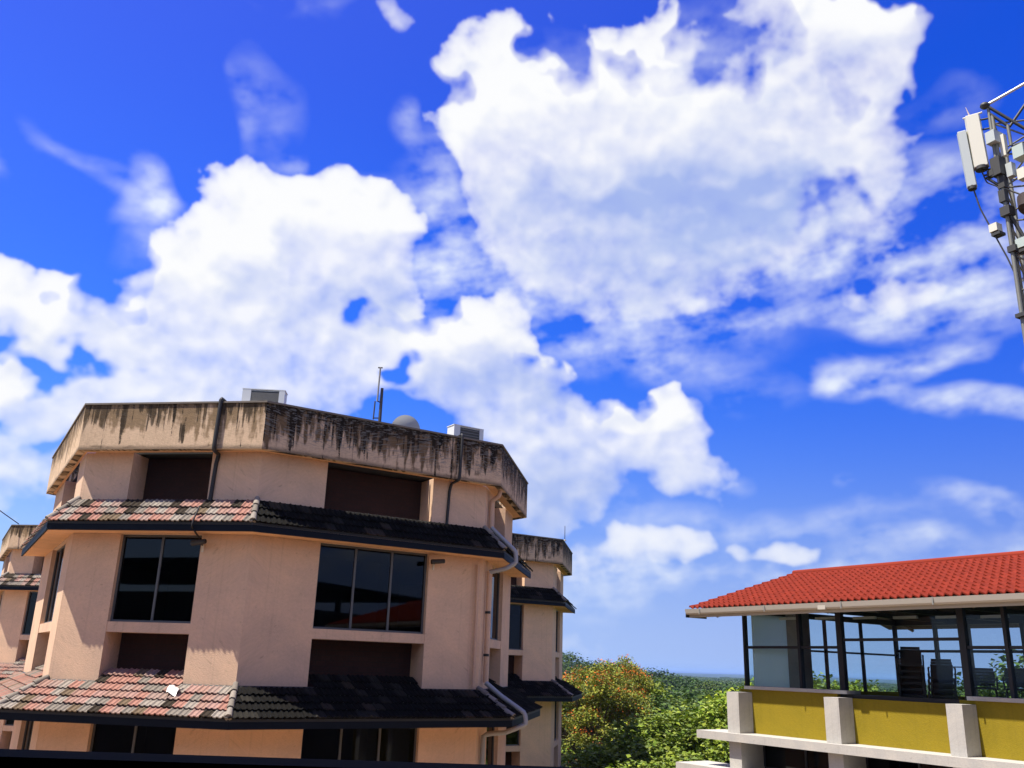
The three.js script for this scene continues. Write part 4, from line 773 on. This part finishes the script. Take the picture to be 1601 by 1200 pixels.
kind('broad', { seed: 11, R: 4.6, H: 11, depth: 5.5, n: 85, cr: 1.15, per: 150, leaf: 0.24, flat: 0.42, r0: 0.3, tint: greenTint([0.10, 0.17, 0.018], [0.23, 0.28, 0.03]) });
kind('layered', { seed: 23, R: 5.2, H: 11, depth: 5, n: 70, cr: 1.3, per: 130, leaf: 0.26, flat: 0.34, r0: 0.32, tint: greenTint([0.12, 0.21, 0.02], [0.29, 0.34, 0.035]) });
kind('dark', { seed: 37, R: 4.2, H: 11, depth: 6, n: 90, cr: 1.1, per: 150, leaf: 0.22, flat: 0.55, r0: 0.3, tint: greenTint([0.035, 0.075, 0.014], [0.08, 0.13, 0.022]) });
kind('flame', { seed: 53, R: 4.8, H: 12, depth: 7.5, n: 150, cr: 0.95, per: 190, leaf: 0.17, flat: 0.4, r0: 0.28, bloom: 34, tint: greenTint([0.12, 0.18, 0.02], [0.27, 0.25, 0.03]) });
function tree(kindName, name, label, az, d, topH, turn, scale, group) { // az degrees right of straight ahead, topH crown top over the eye
  const k = kinds[kindName], x = Math.sin(az * D2R) * d, z = -Math.cos(az * D2R) * d, y = groundHeight(x, z);
  const t = thing(name, label, 'tree', [x, y, z], group); t.rotation.y = turn;
  const sy = (topH + EYE - y) / (k.o.H + k.o.cr * 0.2); t.scale.set(scale, sy, scale);
  mesh('trunk', k.trunk, bark, t); const c = mesh('crown', k.crown, leafGreen, t); if (k.bloom) mesh('blossom', k.bloom, leafGreen, t);
  return t;
}
tree('flame', 'flame_tree', 'tall flame tree with orange blossom beside the far right tower', 5.6, 60, 0.75, 0.4, 0.85);
tree('flame', 'flame_tree', 'sparser flame tree reaching highest against the sky, beside the first one', 7.2, 64, 1.15, 2.3, 0.6);
tree('layered', 'leafy_tree', 'bright green tree in layers, just left of the white hall column', 12.2, 47, -1.25, 0, 1, 'green trees between the buildings');
tree('broad', 'leafy_tree', 'leafy green tree between the flame trees and the layered tree', 9.2, 45, -1.6, 1.1, 0.95, 'green trees between the buildings');
tree('broad', 'leafy_tree', 'lower green tree at the bottom, in front of the layered tree', 11.2, 36, -2.7, 2.7, 0.8, 'green trees between the buildings');
tree('layered', 'leafy_tree', 'lowest green tree at the bottom, beside the flame tree', 7.6, 37, -3.1, 4, 0.75, 'green trees between the buildings');
tree('dark', 'leafy_tree', 'darker tree standing behind the leafy and layered trees', 10.7, 62, -0.95, 0.5, 1.1, 'green trees between the buildings');
tree('broad', 'leafy_tree', 'green tree behind, right under the distant plain', 8.6, 70, -0.35, 3.3, 1.1, 'green trees between the buildings');
tree('layered', 'leafy_tree', 'bright green tree farthest right, behind the white column', 14.3, 66, -1.1, 5.1, 1.1, 'green trees between the buildings');
tree('broad', 'leafy_tree', 'green tree seen through the left bays of the hall', 17.6, 44, 0.35, 1.9, 0.9, 'trees seen through the hall glass');
tree('layered', 'leafy_tree', 'green tree seen through the hall behind the pillar bay', 15.7, 47, 0.3, 0.9, 0.8, 'trees seen through the hall glass');
tree('broad', 'leafy_tree', 'low green tree seen through the middle of the hall', 20.7, 50, 0.05, 2.9, 0.85, 'trees seen through the hall glass');
tree('dark', 'leafy_tree', 'dark leafy tree seen through the right end of the hall', 29.2, 41, 1.5, 2.1, 0.95, 'trees seen through the hall glass');

// the wood beyond reads as one mass
{
  const r = rng(77), clumps = []; for (let i = 0; i < 16; i++) { const a = r() * TAU, q = Math.sqrt(r()) * 0.75; clumps.push([Math.cos(a) * q, 0.62 - 0.4 * q * q + (r() - 0.5) * 0.3, Math.sin(a) * q, 0.3 + 0.2 * r()]); }
  const g = leafGeo(clumps, 130, 0.13, 78, greenTint([0.55, 0.6, 0.5], [1.1, 1.1, 1.0]), 0.7), spots = [];
  const add = (d0, d1, n, s0, s1) => { for (let i = 0; i < n; i++) { const d = Math.sqrt(mix(d0 * d0, d1 * d1, r())), az = (-12 + 58 * r()) * D2R; spots.push([Math.sin(az) * d, -Math.cos(az) * d, mix(s0, s1, r())]); } };
  add(82, 240, 950, 3.2, 5.5); add(240, 700, 3600, 4.5, 8); add(700, 2600, 9000, 9, 18);
  const im = new THREE.InstancedMesh(g, leafMat([1, 1, 1]), spots.length), M = new THREE.Matrix4(), c = new THREE.Color();
  spots.forEach(([x, z, s], i) => {
    const tall = 5 + 4.5 * r();
    M.makeRotationY(r() * TAU).scale(new THREE.Vector3(s, Math.min(s, 6) * (0.75 + 0.4 * r()), s)).setPosition(x, groundHeight(x, z) + tall - Math.min(s, 6) * 0.5, z); im.setMatrixAt(i, M);
    const t = r(), k = 0.7 + 0.5 * r(); im.setColorAt(i, c.setRGB(mix(0.045, 0.11, t * t) * k, mix(0.085, 0.15, t) * k, 0.02 * k));
  });
  im.name = 'distant_wood'; im.castShadow = im.receiveShadow = true; im.userData = { kind: 'stuff', label: 'dense green wood stretching to the horizon', category: 'wood' }; scene.add(im);
}
scene.fog = new THREE.FogExp2(new THREE.Color().setRGB(0.34, 0.56, 1.0), 0.00009);

renderer.render(scene, camera);
